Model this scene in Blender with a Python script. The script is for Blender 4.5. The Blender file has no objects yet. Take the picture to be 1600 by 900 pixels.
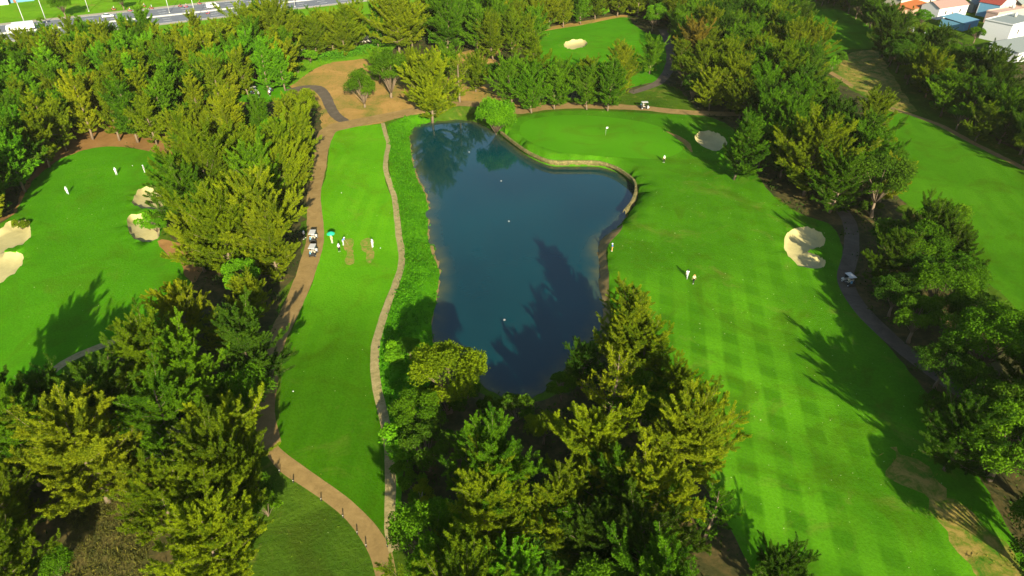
import bpy, bmesh, math, random, time
import numpy as np
from mathutils import Vector, Matrix, Euler, noise
from mathutils.geometry import delaunay_2d_cdt
T0 = time.time()
random.seed(7); np.random.seed(7)
sc = bpy.context.scene
R = math.radians

# ------------------------------------------------------------------ camera
CAM_H, PITCH, F = 66.0, R(34.5), 1067.0        # metres, below the horizon, focal length in photo pixels (1600 wide)
cam_d = bpy.data.cameras.new('camera'); cam = bpy.data.objects.new('camera', cam_d)
sc.collection.objects.link(cam); sc.camera = cam
cam.location = (0, 0, CAM_H); cam.rotation_euler = (math.pi/2 - PITCH, 0, 0)
cam_d.sensor_width = 36; cam_d.lens = 36*F/1600; cam_d.clip_end = 6000; cam_d.clip_start = 0.5

# ------------------------------------------------------------------ light
SUN_EL, SUN_AZ = 22.5, 14.0                     # degrees; azimuth measured from straight behind the camera towards its right
w = bpy.data.worlds.new('World'); sc.world = w; w.use_nodes = True
nt = w.node_tree; bg = nt.nodes['Background']
sky = nt.nodes.new('ShaderNodeTexSky'); sky.sky_type = 'NISHITA'; sky.sun_disc = False
sky.sun_elevation = R(SUN_EL); sky.sun_rotation = R(180 - SUN_AZ)
sky.air_density = 1.0; sky.dust_density = 0.6; sky.ozone_density = 1.5
nt.links.new(sky.outputs[0], bg.inputs[0]); bg.inputs[1].default_value = 0.082
sl = bpy.data.lights.new('sun', 'SUN'); so = bpy.data.objects.new('sun', sl); sc.collection.objects.link(so)
sl.energy = 5.0; sl.angle = R(0.5); sl.color = (1.0, 0.91, 0.68)
sdir = Vector((-math.sin(R(SUN_AZ))*math.cos(R(SUN_EL)), math.cos(R(SUN_AZ))*math.cos(R(SUN_EL)), -math.sin(R(SUN_EL))))
so.rotation_euler = sdir.to_track_quat('-Z', 'Y').to_euler(); so.location = (30, -60, 120)
sc.view_settings.view_transform = 'Standard'; sc.view_settings.look = 'None'
sc.view_settings.exposure = 1.27; sc.view_settings.gamma = 1
HAZE = 0.00005
sc.render.engine = 'CYCLES'
sc.cycles.volume_bounces = 0
sc.cycles.max_bounces = 5; sc.cycles.diffuse_bounces = 2; sc.cycles.glossy_bounces = 3
sc.cycles.transmission_bounces = 2; sc.cycles.transparent_max_bounces = 4; sc.cycles.caustics_reflective = False
sc.cycles.use_denoising = True

# ------------------------------------------------------------------ from a measured photo point to the place it shows
SP, CP = math.sin(PITCH), math.cos(PITCH)
def G(px, py, z=0.0):
    a, b = (px-800)/F, (450-py)/F
    dx, dy, dz = a, CP + b*SP, -SP + b*CP
    t = (z-CAM_H)/dz
    return (dx*t, dy*t)
def GP(pts, z=0.0): return [G(x, y, z) for x, y in pts]

def spline(pts, closed=False, step=1.2):
    P = [np.array(p, float) for p in pts]; n = len(P); out = []
    rng = range(n) if closed else range(n-1)
    for i in rng:
        p1, p2 = P[i], P[(i+1) % n]
        p0 = P[(i-1) % n] if closed or i > 0 else 2*p1-p2
        p3 = P[(i+2) % n] if closed or i+2 < n else 2*p2-p1
        L = np.linalg.norm(p2-p1); k = max(1, int(L/step))
        m1 = (p2-p0)*.5; m2 = (p3-p1)*.5
        for m in (m1, m2):
            l = np.linalg.norm(m)
            if l > L: m *= L/l
        for j in range(k):
            t = j/k; t2, t3 = t*t, t*t*t
            out.append((2*t3-3*t2+1)*p1+(t3-2*t2+t)*m1+(-2*t3+3*t2)*p2+(t3-t2)*m2)
    if not closed: out.append(P[-1])
    return np.array(out)

def ragged(poly, amp):
    out = poly.copy()
    for i, p in enumerate(poly):
        v = noise.noise_vector(Vector((p[0]*.35, p[1]*.35, amp*7)))+.6*noise.noise_vector(Vector((p[0]*1.1, p[1]*1.1, 3.)))
        out[i] += np.array((v.x, v.y))*amp
    return out

def area(px, step=None, rag=.25, z=0.0):
    P = np.array(GP(px, z)); d = np.median(np.hypot(P[:, 0], P[:, 1]))
    return ragged(spline(P, True, step or (1.0 if d < 190 else 2.0)), rag)

def ribbon(px, width, rag=.12, step=1.2):
    """closed outline of a strip of the given width round a measured centre line"""
    c = spline(GP(px), False, step); t = np.gradient(c, axis=0); t /= np.linalg.norm(t, axis=1)[:, None]+1e-9
    nrm = np.stack([-t[:, 1], t[:, 0]], 1)
    wv = np.interp(np.linspace(0, 1, len(c)), np.linspace(0, 1, len(width)), width)[:, None]/2 if hasattr(width, '__len__') else width/2
    return ragged(np.concatenate([c+nrm*wv, (c-nrm*wv)[::-1]]), rag)

def inside(poly, X, Y):
    x, y = poly[:, 0], poly[:, 1]; x2, y2 = np.roll(x, -1), np.roll(y, -1)
    r = np.zeros(X.shape, bool)
    b = (X >= x.min()) & (X <= x.max()) & (Y >= y.min()) & (Y <= y.max())
    Xb, Yb = X[b], Y[b]; rb = np.zeros(Xb.shape, bool)
    for i in range(len(x)):
        if y[i] == y2[i]: continue
        c = (y[i] > Yb) != (y2[i] > Yb)
        rb ^= c & (Xb < (x2[i]-x[i])*(Yb-y[i])/(y2[i]-y[i])+x[i])
    r[b] = rb
    return r

def dist_to(poly, X, Y, reach=14.0, closed=True):
    d = np.full(X.shape, 99.0)
    b = (X > poly[:, 0].min()-reach) & (X < poly[:, 0].max()+reach) & (Y > poly[:, 1].min()-reach) & (Y < poly[:, 1].max()+reach)
    Xb, Yb = X[b], Y[b]; db = np.full(Xb.shape, 99.0)
    n = len(poly)
    for i in range(n if closed else n-1):
        ax, ay = poly[i]; bx, by = poly[(i+1) % n]; vx, vy = bx-ax, by-ay; L = vx*vx+vy*vy+1e-9
        t = np.clip(((Xb-ax)*vx+(Yb-ay)*vy)/L, 0, 1)
        db = np.minimum(db, np.hypot(Xb-ax-vx*t, Yb-ay-vy*t))
    d[b] = db
    return d

# ------------------------------------------------------------------ materials
def mat(name, rough=.8, spec=.2):
    m = bpy.data.materials.new(name); m.use_nodes = True
    b = m.node_tree.nodes['Principled BSDF']; b.inputs['Roughness'].default_value = rough
    b.inputs['Specular IOR Level'].default_value = spec
    return m, m.node_tree, b
def N(t, typ, **kw):
    n = t.nodes.new(typ)
    for k, v in kw.items():
        if k in n.inputs.keys(): n.inputs[k].default_value = v
        else: setattr(n, k, v)
    return n
def ramp(t, src, stops, interp='LINEAR'):
    r = t.nodes.new('ShaderNodeValToRGB'); r.color_ramp.interpolation = interp
    while len(r.color_ramp.elements) < len(stops): r.color_ramp.elements.new(.5)
    for e, (p, c) in zip(r.color_ramp.elements, stops): e.position = p; e.color = (*c, 1) if len(c) == 3 else c
    t.links.new(src, r.inputs[0]); return r.outputs[0]
def mixc(t, fac, a, b, mode='MIX'):
    m = t.nodes.new('ShaderNodeMix'); m.data_type = 'RGBA'; m.blend_type = mode
    for s, v in ((0, fac), (6, a), (7, b)):
        if isinstance(v, (tuple, list)): m.inputs[s].default_value = (*v, 1)
        elif isinstance(v, (int, float)): m.inputs[s].default_value = v
        else: t.links.new(v, m.inputs[s])
    return m.outputs[2]
def mathn(t, op, a, b=None):
    m = t.nodes.new('ShaderNodeMath'); m.operation = op
    for s, v in ((0, a), (1, b)):
        if v is None: continue
        if isinstance(v, (int, float)): m.inputs[s].default_value = v
        else: t.links.new(v, m.inputs[s])
    return m.outputs[0]
def pos(t): return t.nodes.new('ShaderNodeNewGeometry').outputs['Position']
def noi(t, scale, detail=4, rough=.6, vec=None, dist=0.):
    n = N(t, 'ShaderNodeTexNoise', Scale=scale, Detail=detail, Roughness=rough, Distortion=dist)
    t.links.new(vec or pos(t), n.inputs['Vector']); return n.outputs['Fac']
def bump(t, b, h, strength=.5, dist=.1):
    n = N(t, 'ShaderNodeBump', Strength=strength, Distance=dist); t.links.new(h, n.inputs['Height']); t.links.new(n.outputs[0], b.inputs['Normal'])

def grass(name, c1, c2, c3=None, mow=None, patch=.5, brown=0.0, bstr=.5, coarse=3.0, browncol=(.22, .17, .04), mowfade=None, painted_vignette=None):
    """turf: broad tone drift, finer mottling, optional mown bands (list of (angle, width, strength)) and dry patches"""
    m, t, b = mat(name, .95, .0)
    big = noi(t, .035, 4, .6); mid = noi(t, .22, 5, .65, dist=.6); fine = noi(t, coarse, 3, .7)
    f = mathn(t, 'ADD', mathn(t, 'MULTIPLY', big, .9), mathn(t, 'MULTIPLY', mid, patch))
    f = mathn(t, 'MULTIPLY', f, 1/(.9+patch))
    col = ramp(t, f, [(.36, c1), (.62, c2)])
    if mow:
        for ang, wd, st in mow:
            mp = N(t, 'ShaderNodeMapping'); mp.inputs['Rotation'].default_value = (0, 0, R(ang)); t.links.new(pos(t), mp.inputs['Vector'])
            wv = N(t, 'ShaderNodeTexWave', wave_type='BANDS', bands_direction='X', Scale=math.pi/(10*wd)*1.0, Distortion=1.3, Detail=2.0)
            wv.inputs['Detail Scale'].default_value = .25
            t.links.new(mp.outputs[0], wv.inputs['Vector'])
            fac = mathn(t, 'MULTIPLY', ramp(t, wv.outputs['Fac'], [(.34, (0, 0, 0)), (.64, (1, 1, 1))]), mathn(t, 'MULTIPLY', ramp(t, noi(t, .045, 2, .5), [(.42, (0, 0, 0)), (.60, (1, 1, 1))]), st))
            if mowfade:
                sx = t.nodes.new('ShaderNodeSeparateXYZ'); t.links.new(pos(t), sx.inputs[0]); mr = N(t, 'ShaderNodeMapRange', interpolation_type='SMOOTHSTEP')
                for k_, v_ in zip((1, 2, 3, 4), (mowfade[0], mowfade[1], 1.0, .22)): mr.inputs[k_].default_value = v_
                t.links.new(sx.outputs[1], mr.inputs[0]); fac = mathn(t, 'MULTIPLY', fac, mr.outputs[0])
            col = mixc(t, fac, col, c3 or c2)
    dn = noi(t, .085, 5, .62, dist=1.5); dull = tuple((c1[0]*1.05+.008, c1[1]*.80, c1[2]))
    col = mixc(t, mathn(t, 'MULTIPLY', ramp(t, dn, [(.50, (0, 0, 0)), (.64, (1, 1, 1))]), .60), col, dull)
    if painted_vignette:  # lens vignette painted into the turf colour, darker towards the camera
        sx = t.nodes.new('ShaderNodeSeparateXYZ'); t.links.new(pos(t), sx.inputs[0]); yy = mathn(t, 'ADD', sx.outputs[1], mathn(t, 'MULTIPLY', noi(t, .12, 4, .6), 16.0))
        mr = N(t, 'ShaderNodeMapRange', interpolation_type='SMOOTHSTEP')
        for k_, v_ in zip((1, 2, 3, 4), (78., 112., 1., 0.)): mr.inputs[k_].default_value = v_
        t.links.new(yy, mr.inputs[0]); col = mixc(t, mr.outputs[0], col, mixc(t, .5, mixc(t, 1., col, painted_vignette, 'MULTIPLY'), mixc(t, 1., col, painted_vignette, 'MULTIPLY')))
    if brown:
        bn = noi(t, .11, 5, .7, dist=1.2)
        col = mixc(t, mathn(t, 'MULTIPLY', ramp(t, bn, [(.56, (0, 0, 0)), (.70, (1, 1, 1))]), brown), col, browncol)
    col = mixc(t, mathn(t, 'MULTIPLY', ramp(t, fine, [(.35, (1, 1, 1)), (.6, (0, 0, 0))]), .35), col, mixc(t, .5, col, (0, 0, 0)))
    t.links.new(col, b.inputs['Base Color']); bump(t, b, mathn(t, 'ADD', fine, mid), bstr, .12)
    return m
def soil(name, stops, scale=.5, rough=.95, bstr=.4, fine=2.5):
    m, t, b = mat(name, rough, .1)
    a = noi(t, scale, 6, .65, dist=.8); c = noi(t, fine, 4, .7)
    f = mathn(t, 'ADD', mathn(t, 'MULTIPLY', a, .7), mathn(t, 'MULTIPLY', c, .3))
    t.links.new(ramp(t, f, stops), b.inputs['Base Color']); bump(t, b, c, bstr, .08)
    return m
M = {}
M['fairway'] = grass('mown_fairway_grass', (.042, .148, .004), (.060, .195, .005), (.100, .300, .008), [(10, 4.7, .80), (120, 4.9, .52)], patch=.8, brown=.25, mowfade=(74, 112))
M['tee'] = grass('mown_tee_grass', (.078, .265, .005), (.106, .325, .007), (.13, .36, .009), [(0, 3.4, .40)], patch=.6, brown=.15, browncol=(.27, .19, .05), painted_vignette=(.42, .44, .42))
M['tee2'] = grass('vignetted_tee_grass', (.036, .122, .003), (.058, .175, .005), (.066, .19, .005), [(0, 3.4, .30)], patch=.7, brown=.35, browncol=(.20, .18, .03))  # tee grass with the vignette darkening in its colours, assigned to no region
M['left_fairway'] = grass('smooth_fairway_grass', (.048, .190, .004), (.070, .245, .005), None, None, patch=.8, brown=.12)
M['green'] = grass('putting_green_grass', (.060, .215, .005), (.072, .245, .006), None, None, patch=.25, bstr=.2, coarse=6)
M['far_fairway'] = grass('far_fairway_grass', (.040, .140, .003), (.060, .185, .005), (.076, .21, .007), [(8, 4.5, .4)])
M['rough'] = grass('rough_grass', (.035, .085, .006), (.085, .15, .010), None, None, brown=.55, bstr=1.0, coarse=2.0)
M['verge'] = grass('roadside_grass', (.09, .24, .008), (.16, .34, .012), None, None, brown=.45, bstr=.7, browncol=(.30, .22, .05))
M['worn'] = soil('worn_turf', [(.40, (.10, .24, .012)), (.50, (.20, .22, .03)), (.62, (.33, .22, .065))], .9, bstr=.4)
M['drydark'] = soil('dry_clearing_grass', [(.3, (.035, .05, .010)), (.5, (.085, .075, .018)), (.7, (.17, .13, .04))], .35, bstr=1., fine=1.2)
M['bank'] = grass('bank_grass', (.042, .17, .004), (.082, .27, .006), None, None, patch=.9, brown=.10, bstr=1.2, coarse=1.6)
M['dry'] = soil('dry_tall_grass', [(.38, (.045, .14, .005)), (.46, (.12, .15, .014)), (.56, (.27, .20, .045))], .35, bstr=1., fine=1.5)
M['floor'] = soil('forest_floor', [(.32, (.020, .026, .007)), (.5, (.05, .050, .014)), (.66, (.13, .088, .03)), (.8, (.17, .11, .04))], .16, bstr=1., fine=1.2)
M['dirt'] = soil('bare_earth', [(.36, (.10, .15, .015)), (.44, (.22, .17, .035)), (.54, (.34, .20, .055)), (.7, (.42, .26, .075))], .09, bstr=.8)
M['reddirt'] = soil('brown_earth', [(.3, (.16, .085, .025)), (.55, (.27, .145, .045)), (.75, (.33, .19, .06))], .2)
M['path'] = soil('cart_path_concrete', [(.28, (.15, .10, .035)), (.45, (.235, .155, .055)), (.56, (.27, .18, .065)), (.74, (.34, .235, .095))], .45, .9, .3, 3.5)
M['greypath'] = soil('grey_asphalt_path', [(.3, (.065, .052, .035)), (.55, (.115, .092, .065)), (.75, (.16, .125, .085))], .35, .9, .2, 5)
M['strip'] = soil('pebble_strip', [(.3, (.16, .15, .05)), (.5, (.30, .24, .10)), (.72, (.42, .34, .16))], 1.2, .95, .8, 5)
M['sand'] = soil('bunker_sand', [(.3, (.36, .31, .13)), (.55, (.45, .39, .17)), (.75, (.50, .43, .20))], .25, .95, .5, 2.2)
M['wetsand'] = soil('shore_sand', [(.3, (.17, .115, .04)), (.55, (.26, .18, .065)), (.75, (.33, .24, .09))], .8)
M['bed'] = soil('pond_bed', [(.3, (.05, .05, .02)), (.7, (.10, .08, .03))], .4)
M['asphalt'] = soil('road_asphalt', [(.3, (.13, .14, .155)), (.6, (.17, .18, .195)), (.8, (.21, .21, .22))], .3, .85, .1, 4)
M['pave'] = soil('pale_footway', [(.3, (.30, .26, .18)), (.7, (.42, .37, .27))], .5)

# ------------------------------------------------------------------ outlines measured on the photograph
WZ = -1.8                                        # water level
LAKE_PX = [(641, 212), (650, 197), (675, 191), (712, 187), (745, 191), (770, 204), (785, 214), (800, 226), (825, 244), (850, 256), (867, 260), (900, 260),
           (935, 261), (962, 269), (985, 284), (994, 295), (995, 308), (989, 325), (977, 341), (962, 357), (945, 370), (936, 381), (935, 400), (937, 420),
           (937, 450), (943, 475), (943, 495), (932, 520), (905, 550), (885, 578), (862, 600), (840, 617), (808, 625), (780, 620), (757, 603), (738, 580),
           (715, 560), (690, 545), (676, 528), (676, 500), (684, 460), (688, 425), (681, 395), (671, 375), (669, 340), (668, 312), (662, 292), (651, 272),
           (646, 252), (642, 228)]
LAKE = spline(np.array(GP(LAKE_PX, WZ)), True, .8)
wall_a, wall_b = 6, 19                           # the walled stretch of the shore
LW = spline(np.array(GP(LAKE_PX[wall_a:wall_b], WZ)), False, .8)
SHORE_R = np.array(GP(LAKE_PX[18:29], WZ))
LEFT = np.array(GP([(641, 212), (642, 228), (651, 272), (668, 312), (671, 375), (688, 425), (684, 460), (676, 528), (700, 552), (738, 580)], WZ))
j = np.arange(len(LAKE))
def near_line(line, X, Y): return dist_to(line, X, Y, 20, False)
jag = np.array([noise.noise(Vector((p[0]*.6, p[1]*.6, 2.2)))+.5*noise.noise(Vector((p[0]*1.7, p[1]*1.7, 5.2))) for p in LAKE])
cen = LAKE.mean(0); dl = near_line(LW, LAKE[:, 0], LAKE[:, 1])
nrm_ = (LAKE-cen)/np.linalg.norm(LAKE-cen, axis=1)[:, None]
LAKE = LAKE + nrm_*(jag*np.clip(dl/3-.3, 0, 1)*.9)[:, None]

C = lambda *a: a
BUNKERS = [
 ('left_big', [(-30, 366), (0, 357), (15, 347), (40, 345), (49, 360), (47, 375), (36, 384), (15, 391), (8, 396), (18, 397), (33, 397), (38, 404), (33, 420), (18, 433), (-2, 444), (-30, 452)]),
 ('left_mid', [(200, 347), (207, 339), (222, 339), (240, 346), (250, 362), (248, 378), (233, 381), (218, 380), (206, 371), (201, 358)]),
 ('left_up', [(207, 320), (212, 306), (220, 296), (235, 291), (252, 297), (261, 313), (261, 330), (247, 336), (234, 331), (219, 326)]),
 ('far', [(881, 70), (886, 65), (899, 62), (912, 63), (918, 67), (915, 72), (905, 76), (890, 77), (883, 74)]),
 ('right_up', [(1085, 217), (1089, 208), (1102, 203), (1118, 206), (1132, 215), (1136, 226), (1124, 235), (1108, 235), (1094, 228)]),
 ('right_big', [(1225, 388), (1226, 372), (1237, 360), (1255, 355), (1274, 359), (1286, 367), (1289, 377), (1284, 386), (1270, 390), (1262, 394), (1272, 399), (1286, 404), (1290, 411), (1283, 419), (1265, 420), (1247, 415), (1235, 405), (1228, 396)])]
PATH_MAIN = [(1180, 178), (1120, 176), (1050, 173), (1007, 168), (925, 165), (850, 168), (807, 175), (770, 168), (735, 164), (700, 164), (660, 172), (600, 183), (550, 193), (518, 200)]
PATH_DOWN = [(530, 197), (512, 205), (504, 228), (500, 262), (491, 305), (492, 340), (492, 375), (481, 415), (468, 450), (452, 487), (433, 530), (424, 560), (418, 610), (414, 650), (424, 700)]
PB_L = [(408, 672), (418, 715), (437, 738), (462, 755), (500, 779), (535, 806), (560, 835), (577, 866), (588, 905), (598, 1010)]
PB_R = [(700, 1010), (624, 905), (612, 860), (597, 833), (575, 806), (540, 775), (500, 748), (462, 722), (438, 704), (424, 684)]
STRIP = [(598, 192), (603, 212), (607, 226), (604, 246), (603, 268), (610, 290), (616, 308), (620, 338), (623, 366), (627, 391), (626, 416), (617, 446), (606, 474), (597, 502), (590, 528), (586, 556), (587, 590), (592, 622), (600, 652), (605, 680), (609, 712), (610, 752), (609, 790), (610, 828), (616, 860)]
PATH_R = [(1290, 290), (1308, 318), (1327, 345), (1331, 370), (1329, 400), (1321, 430), (1328, 455), (1350, 488), (1382, 520), (1418, 552), (1460, 585), (1510, 622), (1580, 670), (1680, 740)]
def ground_xy(): pass

# road direction across the top of the picture
ra, rb = Vector(G(0, 53)), Vector(G(400, 9)); rdir = (rb-ra).normalized(); rn = Vector((-rdir.y, rdir.x))   # rn points away from the camera
if rn.y < 0: rn = -rn
def road_pt(s, off): p = ra + rdir*s + rn*off; return (p.x, p.y)
def road_strip(o0, o1, s0=-260, s1=420):
    n = 34; ss = np.linspace(s0, s1, n)
    return np.array([road_pt(s, o0) for s in ss]+[road_pt(s, o1) for s in ss[::-1]])

# name, material, outline; later entries win
REG = []
def reg(name, m, poly, **kw): REG.append((name, m, poly, kw))
reg('forest_floor', 'floor', area([(-120, 88), (0, 74), (130, 55), (260, 46), (400, 42), (480, 55), (600, 62), (700, 55), (800, 40), (1000, 10), (1230, 0), (1280, 60), (1300, 120), (1390, 180), (1410, 250), (1440, 300), (1400, 330), (1530, 345), (1530, 390), (1490, 420), (1560, 490), (1640, 560), (1900, 640), (1900, 1050),
      (1660, 1050), (1590, 880), (1480, 720), (1380, 600), (1310, 500), (1285, 430), (1270, 350), (1200, 305), (1150, 262), (1110, 200), (1060, 140), (1020, 130), (960, 150), (860, 155), (800, 165), (700, 160), (560, 130), (505, 190), (500, 240), (482, 300), (470, 360), (470, 410), (430, 480), (412, 560), (402, 650), (410, 700), (400, 780), (380, 860), (360, 930), (300, 1080), (-200, 1080), (-120, 600), (60, 600), (100, 590), (240, 530), (300, 450), (270, 380), (255, 300), (255, 250), (110, 215), (70, 250), (35, 305), (10, 345), (-120, 400)], rag=1.2))
reg('forest_floor', 'floor', area([(630, 640), (640, 590), (660, 540), (700, 545), (738, 580), (760, 605), (800, 628), (850, 622), (890, 580), (935, 520), (960, 500), (1010, 560), (1060, 680), (1100, 760), (1150, 830), (1185, 900), (1230, 1080), (660, 1080), (640, 900), (625, 850), (615, 760)], rag=1.0))
reg('tree_belt_floor', 'floor', area([(1290, -30), (1330, 10), (1370, 50), (1400, 100), (1430, 140), (1500, 200), (1580, 252), (1700, 330), (1900, 420), (1900, 150), (1620, 100), (1520, 70), (1430, 50), (1380, -10)], rag=1.5))
reg('left_fairway', 'left_fairway', area([(-150, 560), (-150, 400), (0, 350), (25, 325), (37, 305), (60, 275), (95, 250), (140, 235), (180, 230), (225, 236), (255, 240), (265, 262), (272, 300), (262, 345), (250, 380), (262, 400), (285, 412), (300, 440), (250, 500), (232, 520), (140, 548), (98, 572), (110, 620), (60, 640), (-150, 650)], rag=.3))
reg('brown_earth', 'reddirt', area([(20, 330), (35, 295), (60, 262), (88, 230), (108, 208), (150, 196), (220, 198), (270, 205), (300, 215), (290, 245), (255, 243), (225, 236), (180, 230), (140, 235), (95, 250), (60, 275), (37, 306), (25, 330), (-10, 352), (-30, 350)], rag=.5))
reg('brown_earth', 'reddirt', area([(248, 380), (275, 380), (300, 388), (320, 410), (305, 440), (290, 430), (283, 411), (262, 400)], rag=.4))
reg('bare_earth', 'dirt', area([(455, 138), (480, 118), (512, 102), (565, 96), (600, 90), (650, 106), (700, 100), (745, 90), (790, 100), (840, 140), (840, 172), (735, 168), (660, 176), (560, 200), (510, 206), (500, 185), (490, 160)], rag=.8))
reg('bare_earth', 'dirt', area([(690, 92), (745, 76), (800, 62), (850, 44), (905, 34), (975, 23), (978, 29), (905, 43), (858, 53), (800, 74), (760, 88), (700, 100)], rag=.4))
reg('dry_clearing', 'drydark', area([(110, 800), (140, 770), (190, 745), (230, 720), (235, 760), (228, 820), (240, 860), (235, 950), (100, 950), (105, 850)], rag=1.0))
reg('bare_earth', 'reddirt', area([(222, 670), (250, 660), (255, 690), (232, 710), (220, 705)], rag=.5))
reg('far_turf', 'left_fairway', area([(340, 140), (385, 128), (440, 132), (455, 145), (420, 158), (350, 155)], rag=.4))
reg('grass_hollow', 'verge', area([(440, 100), (478, 96), (520, 84), (580, 75), (620, 72), (600, 92), (565, 97), (512, 103), (480, 118), (452, 135), (430, 118)], rag=.6))
reg('middle_fairway', 'left_fairway', area([(840, 52), (905, 40), (975, 27), (990, 38), (1012, 52), (1036, 56), (1045, 75), (1046, 100), (1033, 125), (1010, 130), (960, 140), (880, 130), (850, 100), (840, 75)], rag=.3))
reg('right_fairway', 'fairway', area([(788, 212), (800, 192), (825, 182), (870, 175), (925, 173), (985, 175), (1040, 179), (1100, 180), (1145, 200), (1165, 240), (1200, 300), (1240, 330), (1300, 352), (1318, 400), (1308, 435), (1330, 470), (1365, 515), (1420, 580), (1470, 650), (1530, 750), (1585, 850), (1640, 960), (1680, 1080),
      (1240, 1080), (1200, 960), (1170, 880), (1130, 800), (1080, 700), (1030, 600), (985, 520), (950, 480), (950, 400), (940, 330), (900, 300), (830, 270)], rag=.35))
reg('dry_rough', 'dry', area([(1385, 700), (1412, 706), (1462, 752), (1522, 812), (1595, 885), (1660, 960), (1630, 985), (1545, 905), (1490, 845), (1425, 775), (1392, 738)], rag=2.2))
reg('putting_green', 'green', area([(812, 205), (822, 192), (860, 184), (905, 181), (960, 184), (1010, 192), (1050, 206), (1070, 222), (1060, 240), (1020, 250), (960, 247), (900, 243), (860, 236), (825, 222)], rag=.15))
reg('dry_rough', 'dirt', ribbon([(1040, 205), (1058, 214), (1074, 226), (1080, 238)], [.4, 1.6, 1.8, .6], .3))
reg('far_green', 'far_fairway', area([(1225, 20), (1260, 14), (1310, 15), (1335, 28), (1368, 52), (1388, 72), (1370, 76), (1332, 78), (1306, 81), (1306, 106), (1290, 110), (1275, 80), (1260, 50), (1232, 40)], rag=.3))
reg('far_fairway', 'far_fairway', area([(1385, 178), (1425, 182), (1470, 199), (1510, 220), (1555, 244), (1620, 275), (1760, 330), (1760, 560), (1640, 540), (1580, 470), (1520, 420), (1460, 350), (1400, 300), (1390, 240)], rag=.4))
reg('dry_rough', 'dry', area([(1310, 120), (1318, 90), (1332, 82), (1370, 80), (1392, 105), (1410, 140), (1440, 168), (1400, 178), (1370, 160), (1335, 140)], rag=1.0))
reg('shaded_verge', 'rough', area([(1372, 78), (1390, 72), (1430, 110), (1480, 165), (1550, 215), (1640, 262), (1640, 270), (1555, 244), (1510, 216), (1470, 196), (1440, 180), (1410, 140)], rag=.8))
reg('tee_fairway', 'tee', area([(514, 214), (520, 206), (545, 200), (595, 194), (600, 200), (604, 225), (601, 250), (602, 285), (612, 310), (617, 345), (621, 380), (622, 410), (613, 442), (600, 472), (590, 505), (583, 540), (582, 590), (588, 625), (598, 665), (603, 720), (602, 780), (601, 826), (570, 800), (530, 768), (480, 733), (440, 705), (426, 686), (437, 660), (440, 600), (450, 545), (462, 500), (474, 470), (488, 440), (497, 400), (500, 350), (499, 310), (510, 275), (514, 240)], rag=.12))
reg('worn_turf', 'worn', area([(536, 372), (545, 370), (553, 374), (551, 385), (554, 398), (552, 409), (542, 411), (537, 405), (541, 392), (537, 383)], .5, .35))
reg('worn_turf', 'worn', area([(564, 373), (576, 369), (584, 374), (583, 388), (584, 402), (576, 409), (570, 403), (571, 394), (564, 386)], .5, .35))
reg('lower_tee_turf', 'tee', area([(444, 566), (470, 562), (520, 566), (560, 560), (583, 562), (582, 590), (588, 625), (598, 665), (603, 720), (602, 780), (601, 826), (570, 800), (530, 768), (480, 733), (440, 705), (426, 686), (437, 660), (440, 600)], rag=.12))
reg('lower_turf', 'rough', area([(400, 790), (410, 745), (425, 735), (460, 757), (500, 782), (535, 810), (558, 838), (575, 868), (588, 910), (598, 1000), (400, 1000), (385, 900)], rag=.3))
reg('pond_bank', 'bank', area([(607, 196), (625, 186), (650, 180), (700, 180), (745, 184), (780, 190), (790, 208), (775, 215), (740, 210), (700, 215), (672, 215), (664, 290), (690, 350), (700, 420), (695, 520), (700, 560), (660, 620), (640, 700), (625, 780), (622, 840), (612, 845), (611, 790), (612, 720), (606, 665), (595, 620), (590, 580), (592, 545), (602, 500), (618, 460), (630, 420), (630, 390), (626, 350), (620, 310), (610, 280), (608, 240)], rag=.3))
reg('bare_shore', 'wetsand', ragged(np.concatenate([spline(LEFT+np.array([-.18, 0]), False, .8), spline(LEFT+np.array([.6, 0]), False, .8)[::-1]]), .40))
reg('bare_shore', 'wetsand', np.concatenate([spline(np.array(GP([(972, 345), (955, 352), (925, 372), (922, 400), (925, 450), (930, 500), (956, 500), (952, 450), (951, 425), (948, 402), (948, 388), (957, 376), (971, 360)])), True, .8)]))
reg('grey_cart_path', 'greypath', ribbon([(1036, 46), (1043, 62), (1048, 80), (1048, 98), (1042, 114), (1030, 128), (1010, 137), (985, 144)], [3.4, 3.2, 3.2, 2.6], .15))
reg('grey_cart_path', 'greypath', ribbon([(450, 143), (475, 138), (495, 138), (508, 150), (516, 165), (525, 180), (545, 194)], [4, 3.4, 2.8, 3.0], .2))
reg('cart_path', 'path', ribbon(PATH_MAIN, [3.2, 4.0, 4.8, 5.0, 5.0, 5.5], .25))
reg('cart_path', 'path', ribbon(PATH_DOWN, [5, 3.2, 2.8, 3.0, 3.4, 3.2, 2.8, 2.6], .12, .9))
reg('cart_path', 'path', ragged(spline(np.array(GP(PB_L+PB_R)), True, .8), .06))
reg('pebble_strip', 'strip', ribbon(STRIP, [1.0, 1.1, 1.2, 1.25, 1.3, 1.3], .10, .8))
reg('pebble_strip', 'strip', ribbon([(60, 600), (98, 568), (140, 547), (190, 528), (236, 514)], 1.5, .1))
reg('grey_cart_path', 'greypath', ribbon(PATH_R, 2.7, .1))
reg('cart_path', 'path', ribbon([(1296, 112), (1316, 124), (1330, 134)], 2.0, .15))
reg('cart_path', 'path', ribbon([(1370, 163), (1400, 172), (1435, 184), (1472, 198), (1512, 219), (1556, 242), (1620, 273), (1760, 335)], 1.8, .15))
for nm, px in BUNKERS: reg('sand_bunker', 'sand', area(px, .7, .06), bunker=True)
reg('roadside_grass', 'verge', road_strip(14, 120))
reg('roadside_grass', 'verge', road_strip(-38, -13.5))
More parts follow.
